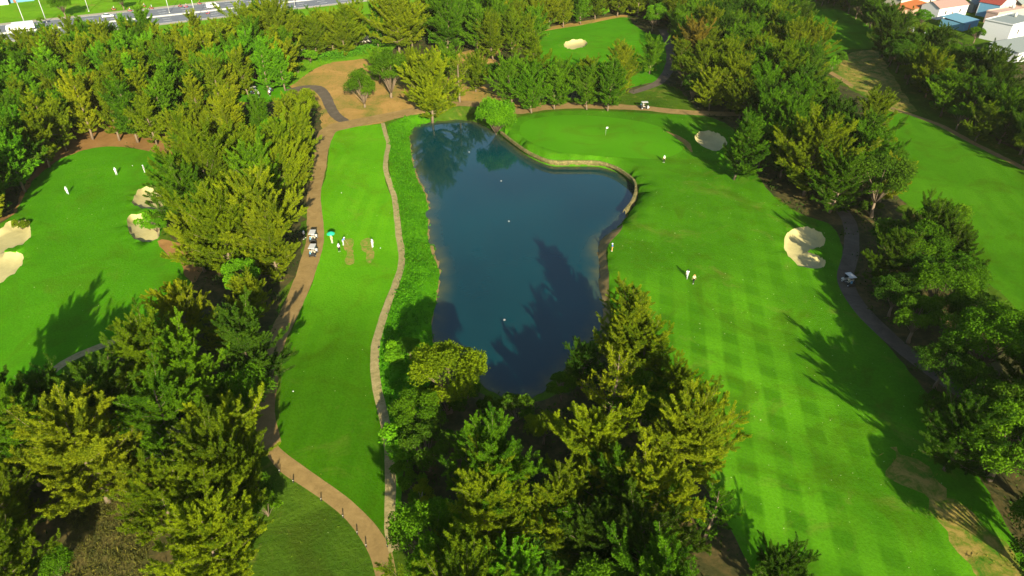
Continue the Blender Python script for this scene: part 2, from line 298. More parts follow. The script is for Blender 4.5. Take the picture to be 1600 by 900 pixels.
reg('highway', 'asphalt', road_strip(-13, -.6)); reg('highway', 'asphalt', road_strip(.6, 15))
reg('footway', 'pave', road_strip(-15.5, -13)); reg('footway', 'pave', road_strip(15, 18.5))
reg('pond_bed', 'bed', LAKE)
OFF = lambda p, d: p + nrm_*d
# ------------------------------------------------------------------ heights
LK = LAKE; bank_lim = 4.0
def height(X, Y):
    X = np.asarray(X, float); Y = np.asarray(Y, float)
    base = np.zeros(X.shape)
    amp = np.clip((235-Y)/50, 0, 1)*np.clip((Y-5)/40, 0, 1)
    base += amp*(.35*np.sin(X*.061+1.3*np.sin(Y*.031))*np.cos(Y*.048+.7)+.16*np.sin(X*.17+Y*.11)*np.sin(Y*.19-X*.05+1))
    for cx, cy, r, h in MOUNDS: base += h*np.exp(-((X-cx)**2+(Y-cy)**2)/(r*r))
    for p in BK:
        d = dist_to(p, X, Y, 6); ins = inside(p, X, Y)
        base -= np.where(ins, np.clip(d/.9, 0, 1)*.85, 0); base += np.where(~ins, .30*np.exp(-(d/2.2)**2), 0)*(d < 6)
    d = dist_to(LK, X, Y, 14); ins = inside(LK, X, Y)
    dw = near_line(LW, X, Y); dr = near_line(SHORE_R, X, Y); dlf = near_line(LEFT, X, Y)
    wd = np.where(dw < 3, .35, np.where(dr < 5, 2.0, np.where(dlf < 9, 4.2, 3.0)))
    f = np.clip(d/wd, 0, 1); f = np.where(dw < 3, f, f*f*(3-2*f))
    out = WZ - .05 + (base-WZ+.05)*f
    return np.where(ins, WZ-.05-np.minimum(d*.6, 1.8), np.where(d < 14, out, base))
BK = [p for n, m, p, k in REG if k.get('bunker')]
MOUNDS = [(*G(940, 215), 22, .5), (*G(560, 260), 20, .4), (*G(560, 620), 14, .35), (*G(130, 270), 20, .4), (*G(1320, 50), 20, .8), (*G(560, 90), 26, 1.0)]
def hz(x, y): return float(height(np.array([x]), np.array([y]))[0])

# ------------------------------------------------------------------ one triangulated sheet, split by region
pts = []; edges = []
def addloop(poly, closed=True):
    i0 = len(pts); pts.extend(map(tuple, poly)); n = len(poly)
    edges.extend((i0+i, i0+(i+1) % n) for i in range(n if closed else n-1))
seen_polys = []
for nm, m, p, k in REG: addloop(p)
for p in BK:
    c = p.mean(0); addloop(c+(p-c)*.90); addloop(c+(p-c)*.78)
wall_off = []
t_ = np.gradient(LW, axis=0); t_ /= np.linalg.norm(t_, axis=1)[:, None]; nL = np.stack([-t_[:, 1], t_[:, 0]], 1)
if inside(LAKE, *(LW+nL*1.0).mean(0)[:, None]).any() or inside(LAKE, np.array([(LW+nL*1.)[len(LW)//2, 0]]), np.array([(LW+nL*1.)[len(LW)//2, 1]]))[0]: nL = -nL
addloop(LW+nL*.4, False)
for x0, x1, y0, y1, s in ((-190, 190, 22, 170, 2.2), (-240, 240, 170, 260, 3.2), (-420, 420, 260, 520, 9), (-1500, 1500, -300, 1500, 110)):
    gx, gy = np.meshgrid(np.arange(x0, x1, s), np.arange(y0, y1, s)); gx = gx.ravel()+np.random.uniform(-.3, .3, gx.size)*s; gy = gy.ravel()+np.random.uniform(-.3, .3, gy.size)*s
    if s == 9: k = gy > 262
    elif s == 110: k = (np.abs(gx) > 450) | (gy > 560) | (gy < -20)
    else: k = np.ones(gx.shape, bool)
    pts.extend(zip(gx[k], gy[k]))
addloop([(-3000, -600), (3000, -600), (3000, 4000), (-3000, 4000)])
vs, es, fs, *_ = delaunay_2d_cdt([Vector(p) for p in pts], edges, [], 0, 1e-4)
V = np.array([(v.x, v.y) for v in vs]); T = np.array([f[:] for f in fs if len(f) == 3]); cc = V[T].mean(1)
print('cdt', len(V), len(T), round(time.time()-T0, 1))
Z = height(V[:, 0], V[:, 1]); print('heights', round(time.time()-T0, 1))
own = np.full(len(T), -1)
for i, (nm, m, p, k) in enumerate(REG): own[inside(p, cc[:, 0], cc[:, 1])] = i
a2 = (V[T[:, 1]]-V[T[:, 0]]); b2 = (V[T[:, 2]]-V[T[:, 0]]); flip = a2[:, 0]*b2[:, 1]-a2[:, 1]*b2[:, 0] < 0
T[flip] = T[flip][:, ::-1]
def mesh_np(name, v, f, mats=(), smooth=False):
    me = bpy.data.meshes.new(name); v = np.asarray(v, np.float32); f = np.asarray(f, np.int32)
    me.vertices.add(len(v)); me.vertices.foreach_set('co', v.ravel())
    me.loops.add(f.size); me.loops.foreach_set('vertex_index', f.ravel())
    me.polygons.add(len(f)); me.polygons.foreach_set('loop_start', np.arange(0, f.size, f.shape[1], dtype=np.int32))
    me.update(calc_edges=True)
    if smooth: me.polygons.foreach_set('use_smooth', np.ones(len(f), bool))
    for m in mats: me.materials.append(m)
    return me
def link(name, me, parent=None, label=None, cat=None, group=None, kind=None, loc=None, rz=None):
    o = bpy.data.objects.new(name, me); sc.collection.objects.link(o)
    if parent is not None: o.parent = parent
    if label: o['label'] = label
    if cat: o['category'] = cat
    if group: o['group'] = group
    if kind: o['kind'] = kind
    if loc is not None: o.location = loc
    if rz is not None: o.rotation_euler = (0, 0, rz)
    return o
def region_object(name, mk, sel):
    t = T[sel]
    if not len(t): return
    u, inv = np.unique(t, return_inverse=True)
    v = np.column_stack([V[u], Z[u]])
    link(name, mesh_np(name, v, inv.reshape(-1, 3), [M[mk]], True), kind='structure')
region_object('ground', 'rough', own == -1)
for i, (nm, m, p, k) in enumerate(REG): region_object(nm, m, own == i)
from mathutils.kdtree import KDTree
kdv = KDTree(len(V)); kdc = KDTree(len(cc))
for i_, v_ in enumerate(V): kdv.insert((v_[0], v_[1], 0), i_)
for i_, v_ in enumerate(cc): kdc.insert((v_[0], v_[1], 0), i_)
kdv.balance(); kdc.balance()
def hz(x, y):
    r = kdv.find_n((x, y, 0), 3); w_ = [1/(q[2]+.05) for q in r]; return sum(Z[q[1]]*a for q, a in zip(r, w_))/sum(w_)
def region_name(x, y):
    k = own[kdc.find((x, y, 0))[1]]; return REG[k][0] if k >= 0 else 'ground'
def region_at(X, Y):
    r = np.full(X.shape, -1)
    for i, (nm, m, p, k) in enumerate(REG): r[inside(p, X, Y)] = i
    return r
print('ground', round(time.time()-T0, 1))

# ------------------------------------------------------------------ water
m, t, b = mat('pond_water', .06, .5); M['water'] = m
b.inputs['IOR'].default_value = 1.42
wn = noi(t, .03, 3, .5); sa = N(t, 'ShaderNodeAttribute'); sa.attribute_name = 'shallow'
shf = mathn(t, 'MULTIPLY', mathn(t, 'POWER', sa.outputs['Fac'], 1.6), ramp(t, noi(t, .35, 4, .6), [(.3, (.25, .25, .25)), (.7, (1, 1, 1))]))
t.links.new(mixc(t, shf, ramp(t, wn, [(.35, (.001, .026, .031)), (.65, (.0015, .041, .044))]), (.085, .085, .022)), b.inputs['Base Color'])
bump(t, b, mathn(t, 'MULTIPLY', noi(t, 1.9, 4, .6), ramp(t, noi(t, .07, 3, .5), [(.42, (.25, .25, .25)), (.6, (1, 1, 1))])), .16, .03)
wp = LAKE.copy(); gx, gy = np.meshgrid(np.arange(LAKE[:, 0].min(), LAKE[:, 0].max(), 1.3), np.arange(LAKE[:, 1].min(), LAKE[:, 1].max(), 1.3)); gx, gy = gx.ravel(), gy.ravel()
k = inside(LAKE, gx, gy) & (dist_to(LAKE, gx, gy) > .5); n0 = len(wp)
tri = delaunay_2d_cdt([Vector(p) for p in wp]+[Vector(p) for p in zip(gx[k], gy[k])], [(i, (i+1) % n0) for i in range(n0)], [], 1, 1e-4)
wv = [(v.x, v.y, WZ) for v in tri[0]]; wf = [tuple(f) for f in tri[2]]
wm = bpy.data.meshes.new('pond_water'); wm.from_pydata(wv, [], wf); wm.materials.append(M['water'])
if wm.polygons[0].normal.z < 0: wm.flip_normals()
wa_ = np.array(wv); dsh = dist_to(LAKE, wa_[:, 0], wa_[:, 1], 30)
att = wm.attributes.new('shallow', 'FLOAT', 'POINT'); att.data.foreach_set('value', np.clip(1-dsh/3.4, 0, 1).astype(np.float32))
link('pond_water', wm, kind='structure')

# ------------------------------------------------------------------ mesh helpers
def boxes(name, bl, m, bevel=0.0):
    """bl: (cx, cy, cz, sx, sy, sz[, rotz[, taper]])"""
    bm = bmesh.new()
    for bx in bl:
        cx, cy, cz, sx, sy, sz = bx[:6]; rz = bx[6] if len(bx) > 6 else 0; tp = bx[7] if len(bx) > 7 else 1
        r = bmesh.ops.create_cube(bm, size=1)
        for v in r['verts']:
            k = tp if v.co.z > 0 else 1
            v.co = Vector((v.co.x*sx*k, v.co.y*sy*k, v.co.z*sz))
            v.co.rotate(Euler((0, 0, rz))); v.co += Vector((cx, cy, cz))
    if bevel: bmesh.ops.bevel(bm, geom=list(bm.edges), offset=bevel, segments=1, affect='EDGES')
    me = bpy.data.meshes.new(name); bm.to_mesh(me); bm.free(); me.materials.append(m); return me
def tubes(name, segs, m, sides=6):
    """segs: list of polylines [(x, y, z, r), ...]"""
    v, f = [], []
    for pl in segs:
        n = len(pl); base = len(v)
        for i, (x, y, z, r) in enumerate(pl):
            a = Vector(pl[max(i-1, 0)][:3]); c = Vector(pl[min(i+1, n-1)][:3]); d = (c-a)
            d = d.normalized() if d.length > 1e-6 else Vector((0, 0, 1))
            u = d.orthogonal().normalized(); w2 = d.cross(u)
            for k in range(sides):
                an = 2*math.pi*k/sides; q = Vector((x, y, z))+(u*math.cos(an)+w2*math.sin(an))*r; v.append(q[:])
        for i in range(n-1):
            for k in range(sides):
                a0 = base+i*sides+k; a1 = base+i*sides+(k+1) % sides; f.append((a0, a1, a1+sides, a0+sides))
        f.append(tuple(base+k for k in range(sides))[::-1]); f.append(tuple(base+(n-1)*sides+k for k in range(sides)))
    me = bpy.data.meshes.new(name); me.from_pydata(v, [], f); me.materials.append(m); me.update()
    for p in me.polygons: p.use_smooth = len(p.vertices) == 4
    return me
def lathe(name, prof, m, sides=14, smooth=True):
    v, f = [], []
    for r, z in prof:
        for k in range(sides): an = 2*math.pi*k/sides; v.append((r*math.cos(an), r*math.sin(an), z))
    for i in range(len(prof)-1):
        for k in range(sides): a = i*sides+k; c = i*sides+(k+1) % sides; f.append((a, c, c+sides, a+sides))
    me = bpy.data.meshes.new(name); me.from_pydata(v, [], f); me.materials.append(m); me.update()
    if smooth:
        for p in me.polygons: p.use_smooth = True
    return me
def extrude_profile(name, prof, width, m, bevel=.02):
    """profile in (y, z), extruded along x, centred"""
    bm = bmesh.new(); a = [bm.verts.new((-width/2, y, z)) for y, z in prof]; c = [bm.verts.new((width/2, y, z)) for y, z in prof]
    n = len(prof); bm.faces.new(a); bm.faces.new(c[::-1])
    for i in range(n): bm.faces.new((a[i], c[i], c[(i+1) % n], a[(i+1) % n]))
    bmesh.ops.recalc_face_normals(bm, faces=bm.faces)
    if bevel: bmesh.ops.bevel(bm, geom=list(bm.edges), offset=bevel, segments=1, affect='EDGES')
    me = bpy.data.meshes.new(name); bm.to_mesh(me); bm.free(); me.materials.append(m); return me
def empty(name, loc, rz=0, label=None, cat=None, group=None):
    return link(name, None, None, label, cat, group, None, loc, rz)
def plain(name, col, rough=.5, spec=.4, metal=0, var=.22):
    m, t, b = mat(name, rough, spec)
    c = mixc(t, mathn(t, 'MULTIPLY', noi(t, 3.0, 4, .6, N(t, 'ShaderNodeTexCoord').outputs['Object']), var*2), col, tuple(x*.6 for x in col))
    t.links.new(c, b.inputs['Base Color']); b.inputs['Metallic'].default_value = metal; return m
P = {}
for k, c, r in (('white', (.80, .79, .75), .35), ('cream', (.66, .60, .46), .8), ('black', (.02, .02, .02), .6), ('floatgrey', (.20, .21, .21), .6), ('cartwhite', (.55, .54, .50), .5), ('grey', (.33, .34, .34), .6), ('steel', (.40, .41, .41), .4),
                ('tyre', (.02, .02, .02), .9), ('seat', (.62, .55, .40), .7), ('glass', (.03, .05, .06), .08), ('skin', (.36, .20, .12), .6), ('hair', (.02, .015, .01), .8),
                ('brolly', (.02, .55, .27), .6), ('blueroof', (.12, .26, .34), .5), ('bluewall', (.11, .27, .40), .8), ('redroof', (.24, .045, .03), .7), ('pink', (.52, .35, .28), .8),
                ('pinkroof', (.34, .21, .17), .8), ('whitewall', (.60, .61, .60), .8), ('greyroof', (.24, .27, .25), .8), ('orange', (.42, .13, .03), .6), ('rust', (.30, .12, .05), .8),
                ('creamroof', (.46, .42, .28), .7), ('frame', (.16, .10, .06), .6), ('wallbrown', (.38, .24, .16), .85), ('redpaint', (.5, .05, .04), .4), ('bark', (.20, .145, .09), .95),
                ('palebark', (.42, .36, .27), .9), ('leafbit', (.40, .50, .18), .8), ('kerb', (.52, .50, .45), .8), ('plaster', (.74, .69, .56), .9), ('post', (.035, .03, .028), .8), ('marking', (.8, .8, .78), .7), ('lampred', (.4, .03, .03), .4)):
    P[k] = plain(k+'_surface', c, r)
P['steel'] = plain('galvanised_steel', (.50, .50, .48), .5)

# stone masonry of the pond wall
m, t, b = mat('pond_wall_stone', .95, .1)
vo = N(t, 'ShaderNodeTexVoronoi', Scale=1.9, feature='DISTANCE_TO_EDGE'); t.links.new(pos(t), vo.inputs['Vector'])
vc = N(t, 'ShaderNodeTexVoronoi', Scale=1.9); t.links.new(pos(t), vc.inputs['Vector'])
stone = mixc(t, ramp(t, vc.outputs['Color'], [(.1, (0, 0, 0)), (.9, (1, 1, 1))]), (.12, .105, .035), (.27, .215, .085))
stone = mixc(t, ramp(t, vo.outputs['Distance'], [(.02, (1, 1, 1)), (.07, (0, 0, 0))]), stone, (.10, .085, .04))
t.links.new(mixc(t, ramp(t, noi(t, .6, 4), [(.5, (0, 0, 0)), (.7, (1, 1, 1))]), stone, (.10, .12, .03)), b.inputs['Base Color'])
bump(t, b, vo.outputs['Distance'], .8, .1); M['stone'] = m

# leaves: colour comes from the tree (object colour), tone from the spray
def leafmat(name, yel=(1.2, 1.22, .8)):
    m = bpy.data.materials.new(name); m.use_nodes = True; t = m.node_tree; t.nodes.clear()
    out = t.nodes.new('ShaderNodeOutputMaterial'); oi = t.nodes.new('ShaderNodeObjectInfo')
    at = N(t, 'ShaderNodeAttribute'); at.attribute_name = 'tone'
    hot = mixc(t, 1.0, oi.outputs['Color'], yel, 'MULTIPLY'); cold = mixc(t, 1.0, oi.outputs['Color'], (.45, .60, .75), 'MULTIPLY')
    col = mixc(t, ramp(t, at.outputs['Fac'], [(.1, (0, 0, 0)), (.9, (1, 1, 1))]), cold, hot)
    d = t.nodes.new('ShaderNodeBsdfDiffuse'); tr = t.nodes.new('ShaderNodeBsdfTranslucent'); mx = t.nodes.new('ShaderNodeMixShader')
    t.links.new(col, d.inputs[0]); t.links.new(mixc(t, 1.0, col, (1.1, 1.15, .5), 'MULTIPLY'), tr.inputs[0]); mx.inputs[0].default_value = .30
    t.links.new(d.outputs[0], mx.inputs[1]); t.links.new(tr.outputs[0], mx.inputs[2]); t.links.new(mx.outputs[0], out.inputs[0]); return m
M['leaf'] = leafmat('tree_foliage')

rs = np.random.RandomState(11)
def unit(a): return a/(np.linalg.norm(a, axis=-1, keepdims=True)+1e-9)
def leaf_mesh(name, cen, dr, ln, wd, tone, m=None):
    """one slim four-cornered leaf spray per row"""
    n = len(cen); dr = unit(dr); rnd = rs.normal(size=(n, 3)); sd = unit(np.cross(dr, rnd))
    ln = np.broadcast_to(np.asarray(ln, float), (n,))[:, None]; wd = np.broadcast_to(np.asarray(wd, float), (n,))[:, None]
    nn = np.cross(sd, dr)
    v = np.stack([cen-dr*ln*.5, cen+sd*wd*.5+nn*wd*.15, cen+dr*ln*.5, cen-sd*wd*.5-nn*wd*.1], 1).reshape(-1, 3)
    f = np.arange(4*n).reshape(n, 4)
    me = mesh_np(name, v, f, [m or M['leaf']])
    at = me.attributes.new('tone', 'FLOAT', 'FACE'); at.data.foreach_set('value', np.clip(np.broadcast_to(tone, (n,)), 0, 1).astype(np.float32)); return me

def casuarina(H, Rr, seed, nb=40, slim=False, sparse=1.0, ls=1.0):
    """upswept limbs, each clothed in a pointed plume of fine sprays, with dark gaps between the plumes"""
    g = np.random.RandomState(seed); cen, dr, tone, limbs, lnf = [], [], [], [], []
    bend = g.normal(size=2)*.5; ph = g.rand(3)*6.28
    tx = lambda z: np.array([bend[0]*math.sin(z/H*2.4), bend[1]*math.sin(z/H*2.0+.4), z])
    trunk = [(*tx(z), .24*(1-z/H)**.8+.03) for z in np.linspace(0, H*.97, 9)]; trunk[0] = (*tx(0), .34)
    def plume(P_, d, L, rad, bt, n):
        s = g.beta(1.35, 1.25, n); r = rad*(1.02-s)**.6*np.clip(s*5, .45, 1)+.06
        u = unit(g.normal(size=(n, 3))); c = P_(s[:, None])+u*r[:, None]*(g.rand(n)**.62)[:, None]*np.array([1, 1, .72])
        ax = unit(P_(s[:, None]+.06)-P_(s[:, None]))
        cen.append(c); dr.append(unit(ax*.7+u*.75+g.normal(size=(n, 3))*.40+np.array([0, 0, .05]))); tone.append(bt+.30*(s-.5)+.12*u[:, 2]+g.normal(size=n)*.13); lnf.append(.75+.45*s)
    for k in range(nb):
        u = (k+g.rand()*.8)/nb; h = H*(.12+.80*u**.92)
        pr = (math.sin(min(1, (u+.14)/.42)*math.pi/2))*(1-max(0, u-.25)/.84)**(.46 if not slim else .42)+.06
        az = k*2.399+g.normal()*.35
        lob = 1+.30*math.sin(2*az+ph[0]+u*2)+.20*math.sin(3*az+ph[1]-u*5)
        L = Rr*pr*lob*g.uniform(.70, 1.22)+.5; el = R(4+44*u+g.normal()*12)
        d = np.array([math.cos(az)*math.cos(el), math.sin(az)*math.cos(el), math.sin(el)]); p0 = tx(h*.94); up = g.uniform(.18, .42)
        P_ = lambda s, p0=p0, d=d, L=L, up=up: p0+d*L*s+np.array([0, 0, 1.])*L*up*s*s
        limbs.append([(*P_(s), .075*(1-s)*(1.15-u)+.018) for s in (0, .35, .7, 1)])
        bt = g.uniform(.25, .74); plume(P_, d, L, .26+.06*L, bt, int((60+50*L)*sparse))
        for q in range(int(4+L*2.3)):                                   # side plumes
            s0 = g.uniform(.12, 1.0); side = unit(np.cross(d, [0, 0, 1]))*(1 if q % 2 else -1); l2 = L*g.uniform(.12, .30)*(1.25-s0)+g.uniform(.5, 1.0)
            d2 = unit(d*.8+side*g.uniform(.2, 1.5)+g.normal(size=3)*.35+np.array([0, 0, g.uniform(-.1, .8)])); q0 = P_(s0)
            Q_ = lambda s, q0=q0, d2=d2, l2=l2: q0+d2*l2*s+np.array([0, 0, 1.])*l2*.25*s*s
            plume(Q_, d2, l2, .17+.12*l2, bt+g.normal()*.20, int((35+62*l2)*sparse))
    tp = tx(H*.90); T_ = lambda s: tp+np.array([bend[0]*.1, bend[1]*.1, 1.])*H*.15*s
    plume(T_, np.array([0, 0, 1.]), H*.14, .5, .6, int(260*sparse))
    cen = np.concatenate(cen); dr = np.concatenate(dr); tone = np.concatenate(tone); n = len(cen); lf = np.concatenate(lnf)
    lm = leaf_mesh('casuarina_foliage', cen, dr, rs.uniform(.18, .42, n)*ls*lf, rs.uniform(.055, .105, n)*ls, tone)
    return dict(H=H, R=Rr, trunk=tubes('tree_trunk', [trunk], P['bark'], 7), branches=tubes('tree_branches', limbs, P['bark'], 4), crown=lm)

def broadleaf(H, Rr, seed, nc=24, flat=.75, leaf=.30, per=620, low=.30, trunkr=.25, bark='bark'):
    g = np.random.RandomState(seed); cen, dr, tone, limbs = [], [], [], []
    cz = H*(1+low)/2; hh = H*(1-low)/2; fork = H*low*.8
    trunk = [(0, 0, 0, trunkr*1.35), (.1, .05, fork*.5, trunkr), (0, .1, fork, trunkr*.85), (.1, .1, fork+hh*.7, trunkr*.5)]
    for k in range(nc):
        v = unit(g.normal(size=3)); v[2] = abs(v[2])*1.2-.35; v = unit(v); rr = g.uniform(.55, .86)
        c = np.array([v[0]*Rr*rr*g.uniform(.85, 1.15), v[1]*Rr*rr*g.uniform(.85, 1.15), cz+v[2]*hh*rr]); cr = Rr*g.uniform(.24, .38)
        limbs.append([(0, .1, fork, trunkr*.45), (c[0]*.45, c[1]*.45, fork+(c[2]-fork)*.55, trunkr*.22), (*c, .03)])
        q = unit(g.normal(size=(per, 3))); q[:, 2] = np.where(q[:, 2] < -.3, -q[:, 2], q[:, 2])
        ra = cr*(g.uniform(.35, 1.0, per)**.45)*(1+.25*np.sin(q[:, 0]*5+k)*np.cos(q[:, 1]*6))
        cen.append(c+q*ra[:, None]*np.array([1, 1, flat])); dr.append(unit(q*.4+g.normal(size=(per, 3))))
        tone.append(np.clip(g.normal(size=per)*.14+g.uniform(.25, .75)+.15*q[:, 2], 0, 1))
    cen = np.concatenate(cen); n = len(cen)
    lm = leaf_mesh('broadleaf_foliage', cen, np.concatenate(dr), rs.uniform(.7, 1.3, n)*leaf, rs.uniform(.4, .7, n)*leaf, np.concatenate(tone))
    return dict(H=H, R=Rr, trunk=tubes('tree_trunk', [trunk], P[bark], 7), branches=tubes('tree_branches', limbs, P[bark], 4), crown=lm)

CAS = [casuarina(13.5, 4.9, 1, 54, False, 1.35, .84), casuarina(12.5, 5.3, 2, 56, False, 1.35, .84), casuarina(14.5, 4.5, 3, 56, False, 1.35, .84), casuarina(11.5, 4.8, 4, 46, False, 1.35, .84), casuarina(13, 5.7, 5, 62, False, 1.35, .84), casuarina(12, 4.3, 6, 48, False, 1.35, .84), casuarina(12.5, 5.0, 7, 50, False, 1.35, .84), casuarina(13.5, 4.4, 8, 48, False, 1.35, .84)]
SLIM = [casuarina(14, 3.3, 21, 44, True, .56, 1.42), casuarina(15, 2.9, 22, 44, True, .56, 1.42), casuarina(12.5, 3.5, 23, 42, True, .56, 1.42), casuarina(13.5, 3.1, 24, 40, True, .6, 1.4)]
BRD = [broadleaf(9.5, 4.6, 31), broadleaf(8.5, 4.2, 32, 20), broadleaf(10.5, 5.2, 33, 30)]
BRDL = [broadleaf(9.5, 4.0, 35, 30, 1.0, .28, 560, .10), broadleaf(8.5, 3.6, 36, 26, 1.0, .26, 560, .12)]
BUSH = [broadleaf(2.6, 2.0, 41, 12, .8, .26, 260, .05, .06), broadleaf(1.9, 1.5, 42, 9, .8, .24, 220, .05, .05)]
IVY = broadleaf(9.5, 5.4, 51, 46, 1.0, .36, 560, .0, .25)
SAP = [casuarina(5.0, 1.7, 61, 16, False, .6), broadleaf(4.6, 1.7, 62, 9, .8, .24, 240, .35, .07, 'palebark')]
THIN = [casuarina(11, 2.6, 71, 18, True, .4, 1.1)]
ROW = dict(H=13)
print('tree kinds', round(time.time()-T0, 1))

YEL = [(.178, .205, .009), (.158, .190, .008), (.195, .218, .010)]
OLV = [(.120, .160, .007), (.134, .172, .008), (.105, .150, .007)]
GRN = [(.074, .158, .007), (.088, .178, .008), (.062, .135, .007)]
BGR = [(.090, .215, .009), (.105, .24, .010)]
DRK = [(.044, .095, .008), (.054, .110, .009), (.046, .085, .008)]
BRN = [(.200, .150, .022)]
TONE = {'y': (YEL, 'yellowish'), 'o': (OLV, 'olive'), 'g': (GRN, 'green'), 'b': (BGR, 'bright green'), 'd': (DRK, 'dark green'), 'n': (BRN, 'brownish')}
placed = []
def plant(proto, name, cat, x, y, scale, tone, label, group, rz=None, sink=0.0, sz=None):
    rz = random.random()*6.28 if rz is None else rz
    z = hz_fast(x, y)
    o = empty(name, (x, y, z-sink), rz, label, cat, group)
    s = (scale*random.uniform(.93, 1.07), scale*random.uniform(.93, 1.07), (sz or scale)*random.uniform(.95, 1.05)); o.scale = s
    o.rotation_euler = (random.uniform(-.05, .05), random.uniform(-.05, .05), rz)
    col = random.choice(TONE[tone][0]); j_ = random.uniform(.98, 1.26)
    for part in ('trunk', 'branches', 'crown'):
        c = link(part, proto[part], o); c.color = (col[0]*j_*random.uniform(.92, 1.08), col[1]*j_, col[2], 1)
    placed.append((x, y, proto['R']*scale)); return o
HG = {}
def hz_fast(x, y):
    k = (round(x), round(y))
    if k not in HG: HG[k] = hz(x, y)
    return HG[k]
BADN = {'right_fairway', 'lower_tee_turf', 'worn_turf', 'pebble_strip', 'left_fairway', 'tee_fairway', 'cart_path', 'putting_green', 'sand_bunker', 'highway', 'pebble_strip', 'middle_fairway', 'far_fairway', 'far_green', 'pond_bed', 'grey_cart_path', 'footway', 'roadside_grass'}
BADI = [(n, p) for n, m_, p, k in REG if n in BADN]
def blocked(x, y, m=0):
    return region_name(x, y) in BADN

